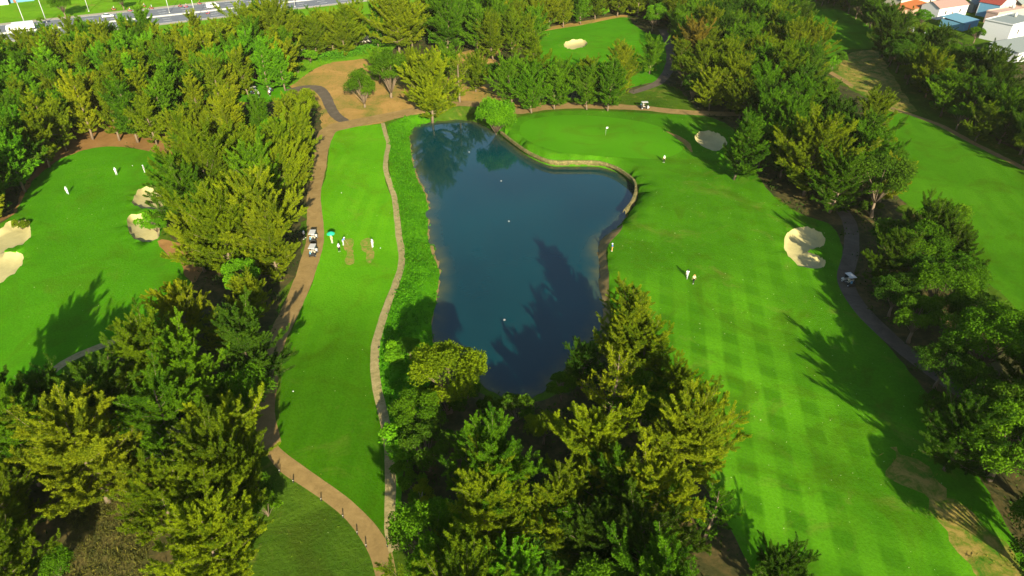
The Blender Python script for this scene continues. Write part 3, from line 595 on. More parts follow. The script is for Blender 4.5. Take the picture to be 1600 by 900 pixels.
# trees one can single out: (crown centre in the photo, kind, tone, scale, label)
HERO = [
 (700, 592, 'B2', 'o', 1.12, 'broad round tree with pale forked limbs overhanging the lower left shore of the pond'),
 (655, 650, 'B0', 'g', .85, 'leafy green tree just below the broad pale-limbed tree by the pebble strip'),
 (640, 545, 'B1', 'b', .48, 'small bright green tree above the broad round tree at the pond shore'),
 (668, 700, 'B1', 'd', .9, 'dark green tree in shade between the pebble strip and the large green casuarina'),
 (672, 842, 'L0', 'g', 1.12, 'dense round green tree beside the end of the pebble strip'),
 (700, 895, 'B1', 'g', 1.0, 'dense green tree at the bottom edge below the pebble strip end'),
 (658, 778, 'S1', 'y', 1.0, 'small yellow-green sapling with pale stem near the pebble strip'),
 (775, 745, 'C4', 'g', 1.02, 'large green feathery casuarina in the middle of the grove below the pond'),
 (768, 815, 'C1', 'o', 1.0, 'olive casuarina in front of the large green one below the pond'),
 (850, 668, 'B1', 'o', .62, 'small round olive tree at the bottom tip of the pond'),
 (878, 604, 'B1', 'g', .58, 'round green tree on the lower right shore of the pond'),
 (972, 525, 'C2', 'y', 1.05, 'tall yellow-tipped casuarina highest in the grove right of the pond'),
 (1005, 560, 'C5', 'o', 1.0, 'olive casuarina leaning over the fairway edge right of the pond'),
 (950, 610, 'T0', 'y', 1.15, 'narrow yellowish casuarina rising between darker trees below the pond'),
 (1005, 628, 'B0', 'g', .95, 'green broad tree in the grove between pond and mown fairway'),
 (1050, 612, 'C3', 'o', .8, 'olive casuarina at the grove edge against the chequered fairway'),
 (910, 570, 'C5', 'd', .66, 'dark casuarina right on the shore at the lower right of the pond'),
 (928, 705, 'C1', 'y', .95, 'yellowish casuarina with thick tufts in the centre of the lower grove'),
 (1068, 700, 'C4', 'y', 1.02, 'widest yellow-green casuarina with long fronds reaching over the right fairway'),
 (1018, 790, 'C0', 'y', .85, 'yellowish casuarina below the wide frond-reaching one'),
 (965, 780, 'C3', 'g', .95, 'green casuarina low in the grove among darker crowns'),
 (1110, 800, 'T0', 'g', .75, 'thin sparse tree in shade at the right end of the lower grove'),
 (935, 850, 'C5', 'd', .9, 'dark shaded casuarina near the bottom of the lower grove'),
 (1010, 870, 'C0', 'd', .9, 'dark shaded casuarina at the bottom right of the lower grove'),
 (1215, 905, 'C3', 'd', .72, 'dark green tree top poking up at the bottom edge of the right fairway'),
 (135, 715, 'C1', 'y', 1.22, 'large yellow-green casuarina in the lower left grove'),
 (25, 690, 'C0', 'g', 1.1, 'green casuarina at the left picture edge below the fairway'),
 (95, 640, 'C5', 'd', 1.0, 'dark casuarina beside the end of the shaded pebble strip'),
 (165, 640, 'C3', 'd', 1.05, 'dark casuarina behind the large olive one by the left fairway'),
 (245, 580, 'C4', 'o', 1.0, 'large olive casuarina with fanned fronds below the left fairway'),
 (295, 600, 'C0', 'g', 1.0, 'green casuarina touching the large olive one on its right side'),
 (285, 490, 'C5', 'y', .95, 'yellow casuarina at the lower right corner of the left fairway'),
 (355, 525, 'C3', 'y', .70, 'small yellow casuarina in the diagonal grove'),
 (385, 620, 'L0', 'g', 1.05, 'leafy green tree beside the cart path bend in the diagonal grove'),
 (362, 700, 'C3', 'y', 1.05, 'yellow-green tree with visible pale trunk near the cart path'),
 (255, 790, 'C5', 'o', .95, 'olive casuarina beside the bare brown clearing'),
 (332, 860, 'C1', 'y', .95, 'yellow casuarina at the bottom edge near the lower turf'),
 (5, 800, 'C3', 'o', .8, 'olive casuarina at the left picture edge beside the shaded hollow'),
 (5, 885, 'C5', 'o', .9, 'olive casuarina in the bottom left corner'),
 (85, 885, 'B1', 'g', .55, 'small green tree left of the bare brown clearing at the bottom'),
 (392, 470, 'C5', 'y', .75, 'yellow casuarina at the cart path edge halfway down the diagonal grove'),
 (398, 350, 'C4', 'y', 1.12, 'tall yellow casuarina beside the parked golf carts'),
 (350, 370, 'C1', 'o', 1.15, 'olive casuarina between the sand bunkers and the golf carts'),
 (330, 270, 'C2', 'o', 1.2, 'tall olive casuarina above the sand bunkers of the left fairway'),
 (278, 285, 'C0', 'g', .9, 'green casuarina half covering the upper left fairway bunker'),
 (244, 357, 'B1', 'b', .45, 'low bright green round tree half covering a bunker'),
 (432, 215, 'B2', 'b', .9, 'bright green leafy tree among olive casuarinas near the tee'),
 (475, 165, 'B0', 'o', 1.0, 'olive leafy tree beside the grey path bend'),
 (476, 212, 'C0', 'o', .85, 'olive casuarina overhanging the top of the tee fairway path'),
 (1156, 232, 'C2', 'g', .95, 'lone green casuarina with bare trunk foot beside the upper right bunker'),
 (1195, 225, 'C5', 'g', .9, 'green casuarina just right of the lone casuarina'),
 (1272, 245, 'C4', 'y', 1.25, 'large yellow-green casuarina standing above the crescent bunker'),
 (1310, 285, 'C0', 'g', .9, 'green casuarina beside the start of the shaded right path'),
 (1378, 290, 'B2', 'd', 1.2, 'dark round leafy tree between right path and far right fairway'),
 (1432, 392, 'B2', 'g', 1.0, 'dark leafy tree with spreading crown beside the path with the single cart'),
 (1480, 350, 'B0', 'g', .95, 'leafy tree with one crown arm reaching over the far right fairway'),
 (1468, 460, 'B2', 'g', 1.0, 'spreading green tree overhanging the shaded right path'),
 (1545, 540, 'B2', 'g', 1.2, 'leafy green tree at the lower end of the far right fairway'),
 (1575, 700, 'B0', 'g', 1.2, 'bright topped green tree at the lower right picture edge'),
 (1500, 690, 'C3', 'd', .9, 'dark casuarina in the shade at the lower right'),
 (566, 136, 'L0', 'g', 1.1, 'round green tree standing on bare earth left of the path row'),
 (608, 116, 'L1', 'g', 1.5, 'taller green tree on the bare earth between round green tree and olive crown'),
 (672, 128, 'C4', 'y', 1.3, 'wide yellowish casuarina on the bare earth above the pond'),
 (718, 122, 'T0', 'o', 1.2, 'thin brownish tree with leaning bare trunks above the pond'),
 (768, 120, 'L1', 'g', .95, 'green round tree right above the ivy-thick bush by the pond'),
 (645, 108, 'C5', 'o', .95, 'olive casuarina behind the wide yellowish one on the bare earth'),
 (742, 116, 'C3', 'o', .85, 'olive casuarina between the thin brown tree and the round green one above the pond'),
 (590, 104, 'C5', 'g', .8, 'green casuarina behind the round green tree on the bare earth'),
 (700, 98, 'C3', 'g', .8, 'green casuarina on the upper edge of the bare earth'),
 (832, 105, 'C2', 'o', 1.05, 'olive casuarina at the left end of the row behind the putting green'),
 (872, 128, 'C0', 'g', .85, 'green casuarina in the row behind the putting green below the far bunker'),
 (922, 122, 'C5', 'o', .95, 'olive casuarina in the middle of the row behind the putting green'),
 (968, 108, 'C2', 'y', 1.05, 'pointed yellowish casuarina at the right end of the row behind the putting green'),
 (978, 106, 'C5', 'o', .95, 'olive casuarina closing the right end of the row behind the putting green'),
 (1018, 88, 'C3', 'g', .85, 'green casuarina on the middle fairway beside the grey path bend'),
 (620, 35, 'C4', 'y', 1.5, 'big yellowish tree rising above the belt beside the highway verge'),
 (546, 48, 'C1', 'o', 1.15, 'olive tree at the right of the bright verge gap'),
 (432, 50, 'C4', 'o', 1.3, 'big olive tree beside the verge below the highway'),
 (385, 48, 'C1', 'o', 1.2, 'brown-olive tree at the top of the left wood beside the verge'),
 (695, 38, 'C0', 'g', 1.3, 'dark green tall tree right of the big yellowish tree in the top belt'),
 (1085, 65, 'C3', 'n', 1.1, 'brown-tipped casuarina beside the grey path at the top'),
 (1510, 105, 'B1', 'n', .9, 'rusty brown tree in the dark belt in front of the houses'),
]
KIND = {'C': (CAS, 'casuarina_tree'), 'B': (BRD, 'broadleaf_tree'), 'S': (SAP, 'sapling'), 'T': (THIN, 'casuarina_tree'), 'L': (BRDL, 'broadleaf_tree')}
for px, py, kd, tn, s, lab in HERO:
    if py > 430 and kd[0] in 'CBL': s *= .93
    if 820 < px < 1000 and 100 < py < 125: s *= .98
    if kd == 'S1x': pr, nm = SLIM[2], 'casuarina_tree'
    else: L_, nm = KIND[kd[0]]; pr = L_[int(kd[1])]
    x, y = G(px, py, pr['H']*s*.55)
    plant(pr, nm, 'tree', x, y, s, tn, lab, None)
# leafless tree, ivy mass, bamboo-like thicket
x, y = G(303, 772); bt = empty('bare_tree', (x, y, hz(x, y)), .4, 'leafless pale tree with forked white branches in the lower left grove', 'tree')
g_ = random.Random(5)
def twig(p, d, L, r, depth, out):
    q = p+d*L; out.append([(*p, r), (*((p+q)/2+Vector((g_.uniform(-.1, .1),)*3)), r*.85), (*q, r*.65)])
    if depth:
        for k in range(3 if depth > 2 else 2):
            dd = (d+Vector((g_.uniform(-.7, .7), g_.uniform(-.7, .7), g_.uniform(-.1, .4)))).normalized(); twig(q, dd, L*g_.uniform(.62, .85), r*.62, depth-1, out)
tw = []; twig(Vector((0, 0, 0)), Vector((-.1, .05, 1)).normalized(), 3.4, .15, 5, tw)
bt.scale = (.62, .62, .9)
link('trunk', tubes('bare_trunk', tw[:1], P['palebark'], 7), bt); link('branches', tubes('bare_branches', tw[1:], P['palebark'], 4), bt)
x, y = G(775, 205, 0); plant(IVY, 'ivy_covered_bush', 'bush', x, y+2.2, 1.0, 'b', 'dense bright green leafy mass bulging over the top shore of the pond', None)

# woods: (outline of crown centres, spacing, kinds, tones, anchors)
WOODS = [
 ('slim', 5.6, [(-90, 100), (0, 80), (60, 68), (170, 60), (300, 52), (400, 48), (450, 66), (440, 110), (400, 112), (345, 128), (300, 150), (262, 165), (235, 182), (180, 178), (110, 184), (85, 205), (60, 240), (30, 270), (10, 300), (-100, 350)],
  'ggybogbgoyo', 'the wood between highway and left fairway'),
 ('grove', 6.6, [(262, 215), (290, 180), (345, 165), (400, 175), (445, 178), (474, 200), (468, 240), (438, 280), (428, 330), (425, 400), (400, 430), (380, 480), (360, 520), (300, 540), (310, 470), (320, 440), (315, 400), (290, 350), (272, 300), (262, 260)],
  'oygogdyo', 'the diagonal grove between left fairway and cart path'),
 ('grove', 6.4, [(-160, 665), (0, 655), (70, 675), (150, 660), (230, 625), (300, 560), (360, 540), (400, 560), (408, 640), (380, 690), (385, 750), (370, 830), (340, 900), (290, 930), (275, 850), (250, 760), (240, 700), (190, 690), (120, 750), (50, 740), (-30, 760), (-160, 1000)],
  'dogdyodg', 'the lower left grove'),
 ('grove', 6.2, [(650, 740), (700, 715), (760, 750), (850, 725), (905, 660), (945, 590), (1000, 590), (1030, 670), (1055, 740), (1060, 800), (1070, 870), (1095, 1000), (660, 1000), (660, 900), (700, 780)],
  'dogdyodb', 'the grove below the pond'),
 ('grove', 6.3, [(1005, 10), (1080, -20), (1230, -10), (1262, 40), (1282, 100), (1310, 150), (1380, 185), (1395, 235), (1400, 270), (1360, 250), (1300, 250), (1240, 240), (1215, 220), (1195, 170), (1150, 140), (1120, 130), (1080, 115), (1062, 80), (1045, 40)],
  'gdoogdgdy', 'the thick wood on the right of the middle fairway'),
 ('leafy', 5.9, [(1375, 345), (1400, 330), (1440, 340), (1480, 360), (1500, 400), (1540, 470), (1600, 530), (1800, 620), (1800, 1000), (1740, 1000), (1680, 870), (1610, 770), (1530, 670), (1470, 590), (1440, 530), (1415, 460), (1390, 390)],
  'dgdddd', 'the shaded wood along the right path'),
 ('belt', 6.0, [(1270, -30), (1330, 5), (1372, 40), (1420, 85), (1455, 115), (1500, 160), (1560, 200), (1620, 230), (1760, 300), (1760, 160), (1600, 110), (1540, 92), (1480, 72), (1420, 45), (1380, 10), (1350, -30)],
  'ddgdogd', 'the dark belt in front of the houses'),
 ('slim2', 6.6, [(400, 62), (470, 62), (530, 58), (580, 50), (650, 42), (720, 32), (800, 22), (880, 12), (1000, 0), (1040, 0), (1040, -60), (800, -50), (740, 0), (690, 18), (600, 40), (540, 42), (450, 40), (400, 45)],
  'oygoogy', 'the tree belt between highway and middle fairway'),
 ('slim2', 6.8, [(745, 40), (800, 30), (900, 18), (990, 0), (990, 14), (900, 32), (840, 46), (790, 62), (745, 62)], 'ogog', 'the tree belt between highway and middle fairway'),
 ('row', 5.2, [(800, 122), (850, 120), (975, 118), (980, 132), (960, 140), (860, 145), (805, 140)], 'gogg', 'the row behind the putting green'),
]
LM = [('the parked golf carts', 490, 380), ('the upper sand bunker', 233, 315), ('the tee path top', 510, 200), ('the grey path bend', 500, 150), ('the brown earth arc', 180, 205), ('the shaded strip', 160, 540),
      ('the brown clearing', 170, 820), ('the cart path corner', 430, 700), ('the pond tip', 820, 630), ('the right fairway edge', 1080, 690), ('the round bunker', 1110, 220), ('the crescent bunker', 1258, 388),
      ('the dry grass patch', 1350, 110), ('the far green', 1320, 50), ('the white house', 1590, 50), ('the orange tin shed', 1435, 15), ('the fence', 1385, 40), ('the highway lamps', 150, 20), ('the white van', 333, 8),
      ('the left picture edge', 0, 200), ('the grey path', 1045, 90), ('the single golf cart', 1325, 436), ('the far right fairway', 1480, 300), ('the pebble strip', 610, 700), ('the far bunker', 899, 70), ('the bottom edge', 900, 900),
      ('the lower left edge', 0, 700), ('the brown patch', 285, 400), ('the bright hedge', 545, 90), ('the wall gap', 640, 58), ('the top edge', 750, 0), ('the top right edge', 1200, 0), ('the lower right corner', 1600, 850)]
LMW = [(n, *G(a, c)) for n, a, c in LM]
cnt = {}; pending = {}
def photo_xy(x, y, z):
    cy_, cz_ = y, z-CAM_H; f_ = cy_*CP-cz_*SP; u_ = cy_*SP+cz_*CP
    return (800+F*x/f_, 450-F*u_/f_) if f_ > 1 else (9999, 9999)
grid_p = {}
def near_ok(x, y, need):
    gx_, gy_ = int(x//8), int(y//8)
    for i in (-1, 0, 1):
        for k in (-1, 0, 1):
            for a, c, r in grid_p.get((gx_+i, gy_+k), ()):
                if (x-a)**2+(y-c)**2 < (need if r < 4.6 else max(need, r*.70))**2: return False
    return True
for a, c, r in placed: grid_p.setdefault((int(a//8), int(c//8)), []).append((a, c, r))
for wi, (kd, sp, poly, tones, where) in enumerate(WOODS):
    pw = np.array(GP(poly, 7.5)); x0, x1, y0, y1 = pw[:, 0].min(), pw[:, 0].max(), pw[:, 1].min(), pw[:, 1].max()
    A = (x1-x0)*(y1-y0); nt_ = int(A/(sp*sp)*14)
    X = np.random.uniform(x0, x1, nt_); Y = np.random.uniform(y0, y1, nt_); ok = inside(pw, X, Y)
    for ci_, (x, y) in enumerate(zip(X[ok], Y[ok])):
        random.seed(wi*100003+ci_)
        s = random.uniform(.82, 1.15) if kd in ('slim', 'slim2') else (random.uniform(.7, 1.05) if kd != 'row' else random.uniform(.78, .95))
        need = sp*((.55 if kd in ('slim', 'slim2') else .62)+.31*s)
        if not near_ok(x, y, need) or blocked(x, y): continue
        u_, v_ = photo_xy(x, y, 7*s)
        if u_ < -90 or u_ > 1700 or v_ < -38 or v_ > 985: continue
        tn = random.choice(tones)
        if False: pass
        elif kd == 'slim': pr = random.choice(SLIM) if random.random() < .8 else random.choice(CAS); s *= (1 if pr in SLIM else .92)
        elif kd == 'slim2': pr = random.choice(CAS+SLIM)
        elif kd == 'leafy': pr = random.choice(BRD+CAS[:2]); s *= 1.08
        elif kd == 'belt': pr = random.choice(BRD+CAS[3:])
        elif kd == 'row': pr = random.choice([CAS[5], CAS[0], CAS[7]])
        else: pr = random.choice(CAS+BRD[:2]+BRDL[:1])
        nm = 'broadleaf_tree' if (pr in BRD or pr in BRDL) else ('slender_casuarina_tree' if pr in SLIM else 'casuarina_tree')  # the slender ones are casuarinas too, in a slim form
        if pr in BRD or pr in BRDL: tn = {'y': 'b'}.get(tn, tn)
        o = plant(pr, nm, 'tree', x, y, s, tn, 'tree', f'trees in {where}')
        grid_p.setdefault((int(x//8), int(y//8)), []).append((x, y, pr['R']*s))
        lm = min(LMW, key=lambda q: (q[1]-x)**2+(q[2]-y)**2)[0]
        sz_ = 'tallest' if s > 1.08 else 'tall' if s > 1.0 else 'low' if s < .84 else 'mid-height' if s < .92 else 'fairly tall'
        what = {'broadleaf_tree': 'leafy tree', 'slender_casuarina_tree': 'slender tree', 'casuarina_tree': 'casuarina'}[nm]
        pending.setdefault((sz_, TONE[tn][1], what, lm), []).append((o, u_, v_)); cnt[nm] = cnt.get(nm, 0)+1
        if -20 < u_ < 1620 and -10 < v_ < 920: cnt[nm+'_view'] = cnt.get(nm+'_view', 0)+1
ORD = ['leftmost', 'second', 'third', 'fourth', 'fifth', 'sixth', 'seventh', 'eighth', 'ninth', 'tenth', 'eleventh', 'twelfth', 'thirteenth', 'fourteenth', 'fifteenth', 'sixteenth']
for (sz_, tn_, what, lm), L_ in pending.items():
    L_.sort(key=lambda q: q[1])
    for i, (o, u_, v_) in enumerate(L_):
        if len(L_) == 1: o['label'] = f'{sz_} {tn_} {what} standing near {lm}'
        elif i == 0: o['label'] = f'leftmost of the {sz_} {tn_} {what}s near {lm}'
        elif i == len(L_)-1: o['label'] = f'rightmost of the {sz_} {tn_} {what}s near {lm}'
        else: o['label'] = f'{ORD[min(i, 15)]} from left of the {sz_} {tn_} {what}s near {lm}'
for o in sc.objects:
    if o.get('label') and len(o['label'].split()) > 16: o['label'] = o['label'].replace(' of the ', ' of ').replace(' near the ', ' near ')
print('trees', cnt, round(time.time()-T0, 1))
#PART3
# ------------------------------------------------------------------ ground cover that nobody could count
def scatter(regions, n, xr, yr):
    out = []
    X = np.random.uniform(*xr, n); Y = np.random.uniform(*yr, n)
    for x, y in zip(X, Y):
        if region_name(x, y) in regions: out.append((x, y, hz(x, y)))
    return np.array(out)
def cover(name, P0, per, spread, hgt, ln, wd, color, up=.6):
    n = len(P0); c = np.repeat(P0, per, 0); m_ = len(c)
    big = np.repeat(rs.uniform(.5, 1.25, n), per)[:, None]
    off = rs.normal(size=(m_, 3))*[spread, spread, 0]*big; off[:, 2] = np.abs(rs.normal(size=m_))*hgt*big[:, 0]+.02
    d = unit(rs.normal(size=(m_, 3))+[0, 0, up]); tone = np.clip(np.repeat(rs.uniform(.2, .8, n), per)+rs.normal(size=m_)*.15, 0, 1)
    o = link(name, leaf_mesh(name, c+off, d, rs.uniform(.6, 1.4, m_)*ln, rs.uniform(.6, 1.4, m_)*wd, tone), kind='stuff'); o.color = (*color, 1); return o
pb = scatter({'pond_bank'}, 26000, (-50, 20), (62, 215)); cover('bank_ground_cover', pb, 9, .36, .28, .36, .17, (.070, .225, .008))
fl = scatter({'forest_floor', 'tree_belt_floor'}, 15000, (-170, 190), (30, 290)); cover('undergrowth', fl, 11, .9, .42, .55, .2, (.040, .080, .010))
dc = scatter({'dry_clearing'}, 16000, (-75, -15), (33, 75)); cover('clearing_grass', dc, 8, .3, .16, .45, .06, (.13, .12, .03), 1.2)
dg = scatter({'dry_rough', 'dry_clearing'}, 15000, (-70, 150), (35, 250)); cover('dry_tall_grass', dg, 8, .5, .25, .6, .07, (.19, .16, .035), 1.5)
lt = scatter({'lower_turf', 'shaded_verge', 'bare_earth', 'ground'}, 9000, (-60, 160), (30, 260)); cover('weed_tufts', lt, 6, .22, .06, .22, .08, (.10, .15, .015))
gh = scatter({'grass_hollow'}, 2600, (-110, 10), (190, 300)); cover('hollow_grass', gh, 8, .6, .35, .6, .15, (.10, .24, .012))
nb_ = 2600; fx = scatter({'right_fairway', 'left_fairway', 'tee_fairway', 'lower_tee_turf', 'lower_turf'}, 3600, (-110, 120), (36, 190)); fx = fx[rs.rand(len(fx)) < np.clip(.25+(fx[:, 0] > 10)*.6, 0, 1)]
c_ = fx+[0, 0, .03]; dd_ = unit(rs.normal(size=(len(c_), 3))*[1, 1, .15]); me_ = leaf_mesh('fallen_leaves', c_, dd_, rs.uniform(.07, .22, len(c_)), rs.uniform(.05, .13, len(c_)), .5, P['leafbit'])
link('fallen_leaves', me_, kind='stuff')
print('cover', round(time.time()-T0, 1))

# shrubs one can single out
SHR = [((150, 700), 0), ]
bushes = [(232, 352, 1.5, 'b'), (545, 92, 0, 'b'), (1308, 98, 1.6, 'g'), (1300, 106, 1.5, 'b'), (650, 765, 1.5, 'g'), (628, 700, 1.7, 'b'), (640, 725, 1.4, 'g'), (1455, 640, 1.5, 'd'), (1360, 330, 1.3, 'd'), (622, 560, 1.2, 'b'), (728, 618, 1.4, 'd'), (768, 645, 1.4, 'd'), (808, 650, 1.4, 'd'), (700, 640, 1.7, 'd'),
          (30, 348, .9, 'o'), (418, 800, 1.0, 'g'), (400, 765, 1.3, 'g'), (640, 20, 1.6, 'g'), (485, 98, 2.2, 'b'), (465, 112, 1.6, 'g'), (690, 74, 2.2, 'b'), (725, 70, 1.8, 'b'), (760, 60, 1.6, 'b'), (825, 36, 1.4, 'b'), (868, 30, 1.4, 'b'), (945, 22, 1.5, 'b')]
SL = ['low bright shrub at the inner edge of the middle left bunker', None, 'green shrub at the left corner of the far green beside dry grass', 'bright shrub just below the green shrub at the far green corner', 'green shrub at the foot of the pale-stemmed sapling', 'bright shrub touching the pebble strip beside the lower grove', 'green shrub below the bright one by the pebble strip',
      'dark shrub on the shaded side of the right path', 'dark shrub at the first bend of the right path', 'small bright shrub on the pond bank near the pebble strip', 'dark shrub at the lower left waterline', 'dark shrub left of the bottom tip of the pond', 'dark shrub right at the bottom tip of the pond', 'dark shrub under the broad pale-limbed tree',
      'small olive shrub at the top of the big left bunker', 'green shrub on the left side of the lower turf', 'green shrub where the cart path leaves the trees', 'green shrub on the highway verge', 'big bright shrub beside the grassy hollow', 'green shrub below the big bright hollow shrub', 'large bright shrub left of a pair below the top belt', 'bright shrub between two others below the top belt',
      'bright shrub at the bare earth strip near the dark patch', 'bright shrub at the left of the upper bare earth strip', 'bright shrub halfway along the upper bare earth strip', 'bright shrub near the right end of the upper bare earth strip']
for (px, py, s, tn), lab in zip(bushes, SL):
    if not lab: continue
    x, y = G(px, py, .8); plant(BUSH[(px+py) % 2], 'shrub', 'shrub', x, y, s, tn, lab, None)
# clipped-looking bright hedge beside the hollow
hpts = spline(GP([(512, 97), (535, 92), (560, 88), (580, 84)]), False, 1.0); q = []
for p in hpts:
    for k in range(170):
        a_ = rs.rand()*6.28; r_ = rs.rand()**.5*3.6; q.append((p[0]+r_*math.cos(a_), p[1]+r_*math.sin(a_), hz(*p)+(1-(r_/3.9)**2)*2.3*rs.uniform(.75, 1.05)))
q = np.array(q); o = link('hedge', leaf_mesh('hedge_leaves', q, rs.normal(size=q.shape), .5, .26, np.clip(rs.normal(size=len(q))*.2+.6, 0, 1)), None, 'bright green mounded hedge between the bare earth and the top tree belt', 'hedge'); o.color = (.085, .24, .015, 1)
# blade thicket
def thicket(px, py, R0, n, lab, col):
    x, y = G(px, py, 1.5); th = empty('bamboo_thicket', (x, y, hz(x, y)), 0, lab, 'bamboo')
    a_ = rs.rand(n)*6.28; r_ = R0*rs.rand(n)**.5; h_ = 2.6+2.2*np.cos(r_/R0*1.4)
    c_ = np.stack([r_*np.cos(a_), r_*np.sin(a_), h_*rs.uniform(.55, 1.05, n)], 1)
    o = link('leaf_blades', leaf_mesh('bamboo_blades', c_, rs.normal(size=(n, 3))+[0, 0, .5], rs.uniform(.6, 1.5, n), rs.uniform(.06, .14, n), np.clip(rs.normal(size=n)*.25+.55, 0, 1)), th); o.color = (*col, 1)
    cn = [[(r*math.cos(a), r*math.sin(a), 0, .03), (r*math.cos(a)*1.05, r*math.sin(a)*1.05, 2.0+rs.rand()*2, .02)] for a, r in zip(a_[:50], r_[:50]*.85)]
    link('canes', tubes('bamboo_canes', cn, P['palebark'], 4), th); placed.append((x, y, R0))
thicket(868, 850, 4.6, 7000, 'thicket of thin green blades at the bottom of the grove below the pond', (.055, .125, .012))
thicket(815, 892, 3.8, 4500, 'smaller blade thicket at the bottom edge left of the larger one', (.05, .12, .012))

# ------------------------------------------------------------------ pond wall
lw = LW; nn_ = len(lw); v, f = [], []
for i, p in enumerate(lw):
    o_ = nL[i]; wob = .10*noise.noise(Vector((p[0]*.9, p[1]*.9, 1.))); gz = max(hz(*(p+o_*1.2)), -.25)
    tz = gz+.10+.06*noise.noise(Vector((p[0]*1.3, p[1]*1.3, 4.)))
    for off, z in ((-.25+wob, WZ-1.0), (-.22+wob, WZ+.1), (.02+wob, WZ+.8), (.16+wob*.5, tz), (.62, tz+.02), (.66, tz-.6)): v.append((p[0]+o_[0]*off, p[1]+o_[1]*off, z))
for i in range(nn_-1):
    for k in range(5): a = i*6+k; f.append((a, a+1, a+7, a+6))
wme = bpy.data.meshes.new('pond_wall'); wme.from_pydata(v, [], f); wme.materials.append(M['stone'])
bm_ = bmesh.new(); bm_.from_mesh(wme); bmesh.ops.recalc_face_normals(bm_, faces=bm_.faces); bm_.to_mesh(wme); bm_.free()
pw_ = link('retaining_wall', wme, None, 'curved mossy stone retaining wall along the top right shore of the pond', 'wall')
lip = []
cop = [[(*(p+nL[i]*.40), max(hz(*(p+nL[i]*1.2)), -.25)+.10, .045) for i, p in enumerate(lw)]]
link('coping_line', tubes('wall_coping', cop, M['stone'], 5), pw_)

# ------------------------------------------------------------------ highway furniture
HZ_ = hz(*road_pt(0, 5))
def road_box(name, m, off, width, h, s0, s1, kind='structure', z=0.0):
    c = [road_pt(s, off) for s in np.linspace(s0, s1, 30)]; ang = math.atan2(rdir.y, rdir.x); a = Vector(road_pt((s0+s1)/2, off))
    return link(name, boxes(name, [(0, 0, h/2, s1-s0, width, h)], m), kind=kind, loc=(a.x, a.y, z), rz=ang)
ROADZ = float(np.max(height(np.array([road_pt(s, 0)[0] for s in (-50, 0, 80)]), np.array([road_pt(s, 0)[1] for s in (-50, 0, 80)]))))
ang = math.atan2(rdir.y, rdir.x)
road_box('road_median', P['kerb'], 0, 1.15, .32, -260, 420)
for off, w_ in ((-12.6, .18), (-1.2, .15), (1.2, .15), (14.6, .18)): road_box('lane_line', P['marking'], off, w_, .012, -260, 420, z=.001)
dash = []
for off in (-8.9, -5.0, 5.6, 9.9):
    for s in np.arange(-150, 330, 9): dash.append((s, off, .006, 3.2, .16, .012))
a = Vector(road_pt(0, 0)); link('dashed_lane_markings', boxes('dashes', [(d[0], d[1], d[2], d[3], d[4], d[5]) for d in dash], P['marking']), kind='structure', loc=(a.x, a.y, .001), rz=ang)

def lamp_mesh():
    root = empty('street_lamp', (0, 0, 0), 0, 'x', 'street lamp', 'street lamps along the highway')
    link('base', lathe('lamp_base', [(0, 0), (.28, 0), (.28, .18), (.16, .35), (0, .35)], P['steel'], 8), root)
    link('pole', tubes('lamp_pole', [[(0, 0, .3, .15), (0, 0, 5, .12), (0, 0, 9.6, .09)]], P['steel'], 8), root)
    link('arm', tubes('lamp_arm', [[(0, 0, 9.5, .07), (.6, 0, 10.2, .06), (2.1, 0, 10.55, .05)]], P['steel'], 6), root)
    link('lantern', boxes('lantern', [(2.5, 0, 10.55, .95, .32, .14, 0, .8)], P['steel'], .03), root); return root
def dup(root, loc, rz, label, name=None):
    r = root.copy(); sc.collection.objects.link(r); r.location = loc; r.rotation_euler = (0, 0, rz); r['label'] = label
    for ch in list(root.children):
        c = ch.copy(); sc.collection.objects.link(c); c.parent = r
        for g in ch.children: d = g.copy(); sc.collection.objects.link(d); d.parent = c
    return r
LAMPS = [(73, 35, 'second tall lamp from the left on the far side of the highway'), (139, 18, 'tall pale lamp on the far roadside beside the round verge tree'), (42, 45, 'leftmost tall lamp beside the white truck on the highway'), (265, 20, 'lamp on the median strip between scooters and tree tops'),
         (307, 31, 'short-looking lamp on the near roadside above the wood'), (371, 9, 'lamp just right of the white van on the highway'), (396, 20, 'near roadside lamp by the grassy verge gap'), (461, 11, 'rightmost lamp beside the bright verge below the highway')]
lamp0 = lamp_mesh()
for i, (px, py, lab) in enumerate(LAMPS):
    x, y = G(px, py); o = lamp0 if i == 0 else dup(lamp0, (0, 0, 0), 0, lab)
    o.location = (x, y, 0); o.rotation_euler = (0, 0, ang+math.pi/2+(math.pi if i in (0, 1, 2) else 0)); o['label'] = lab

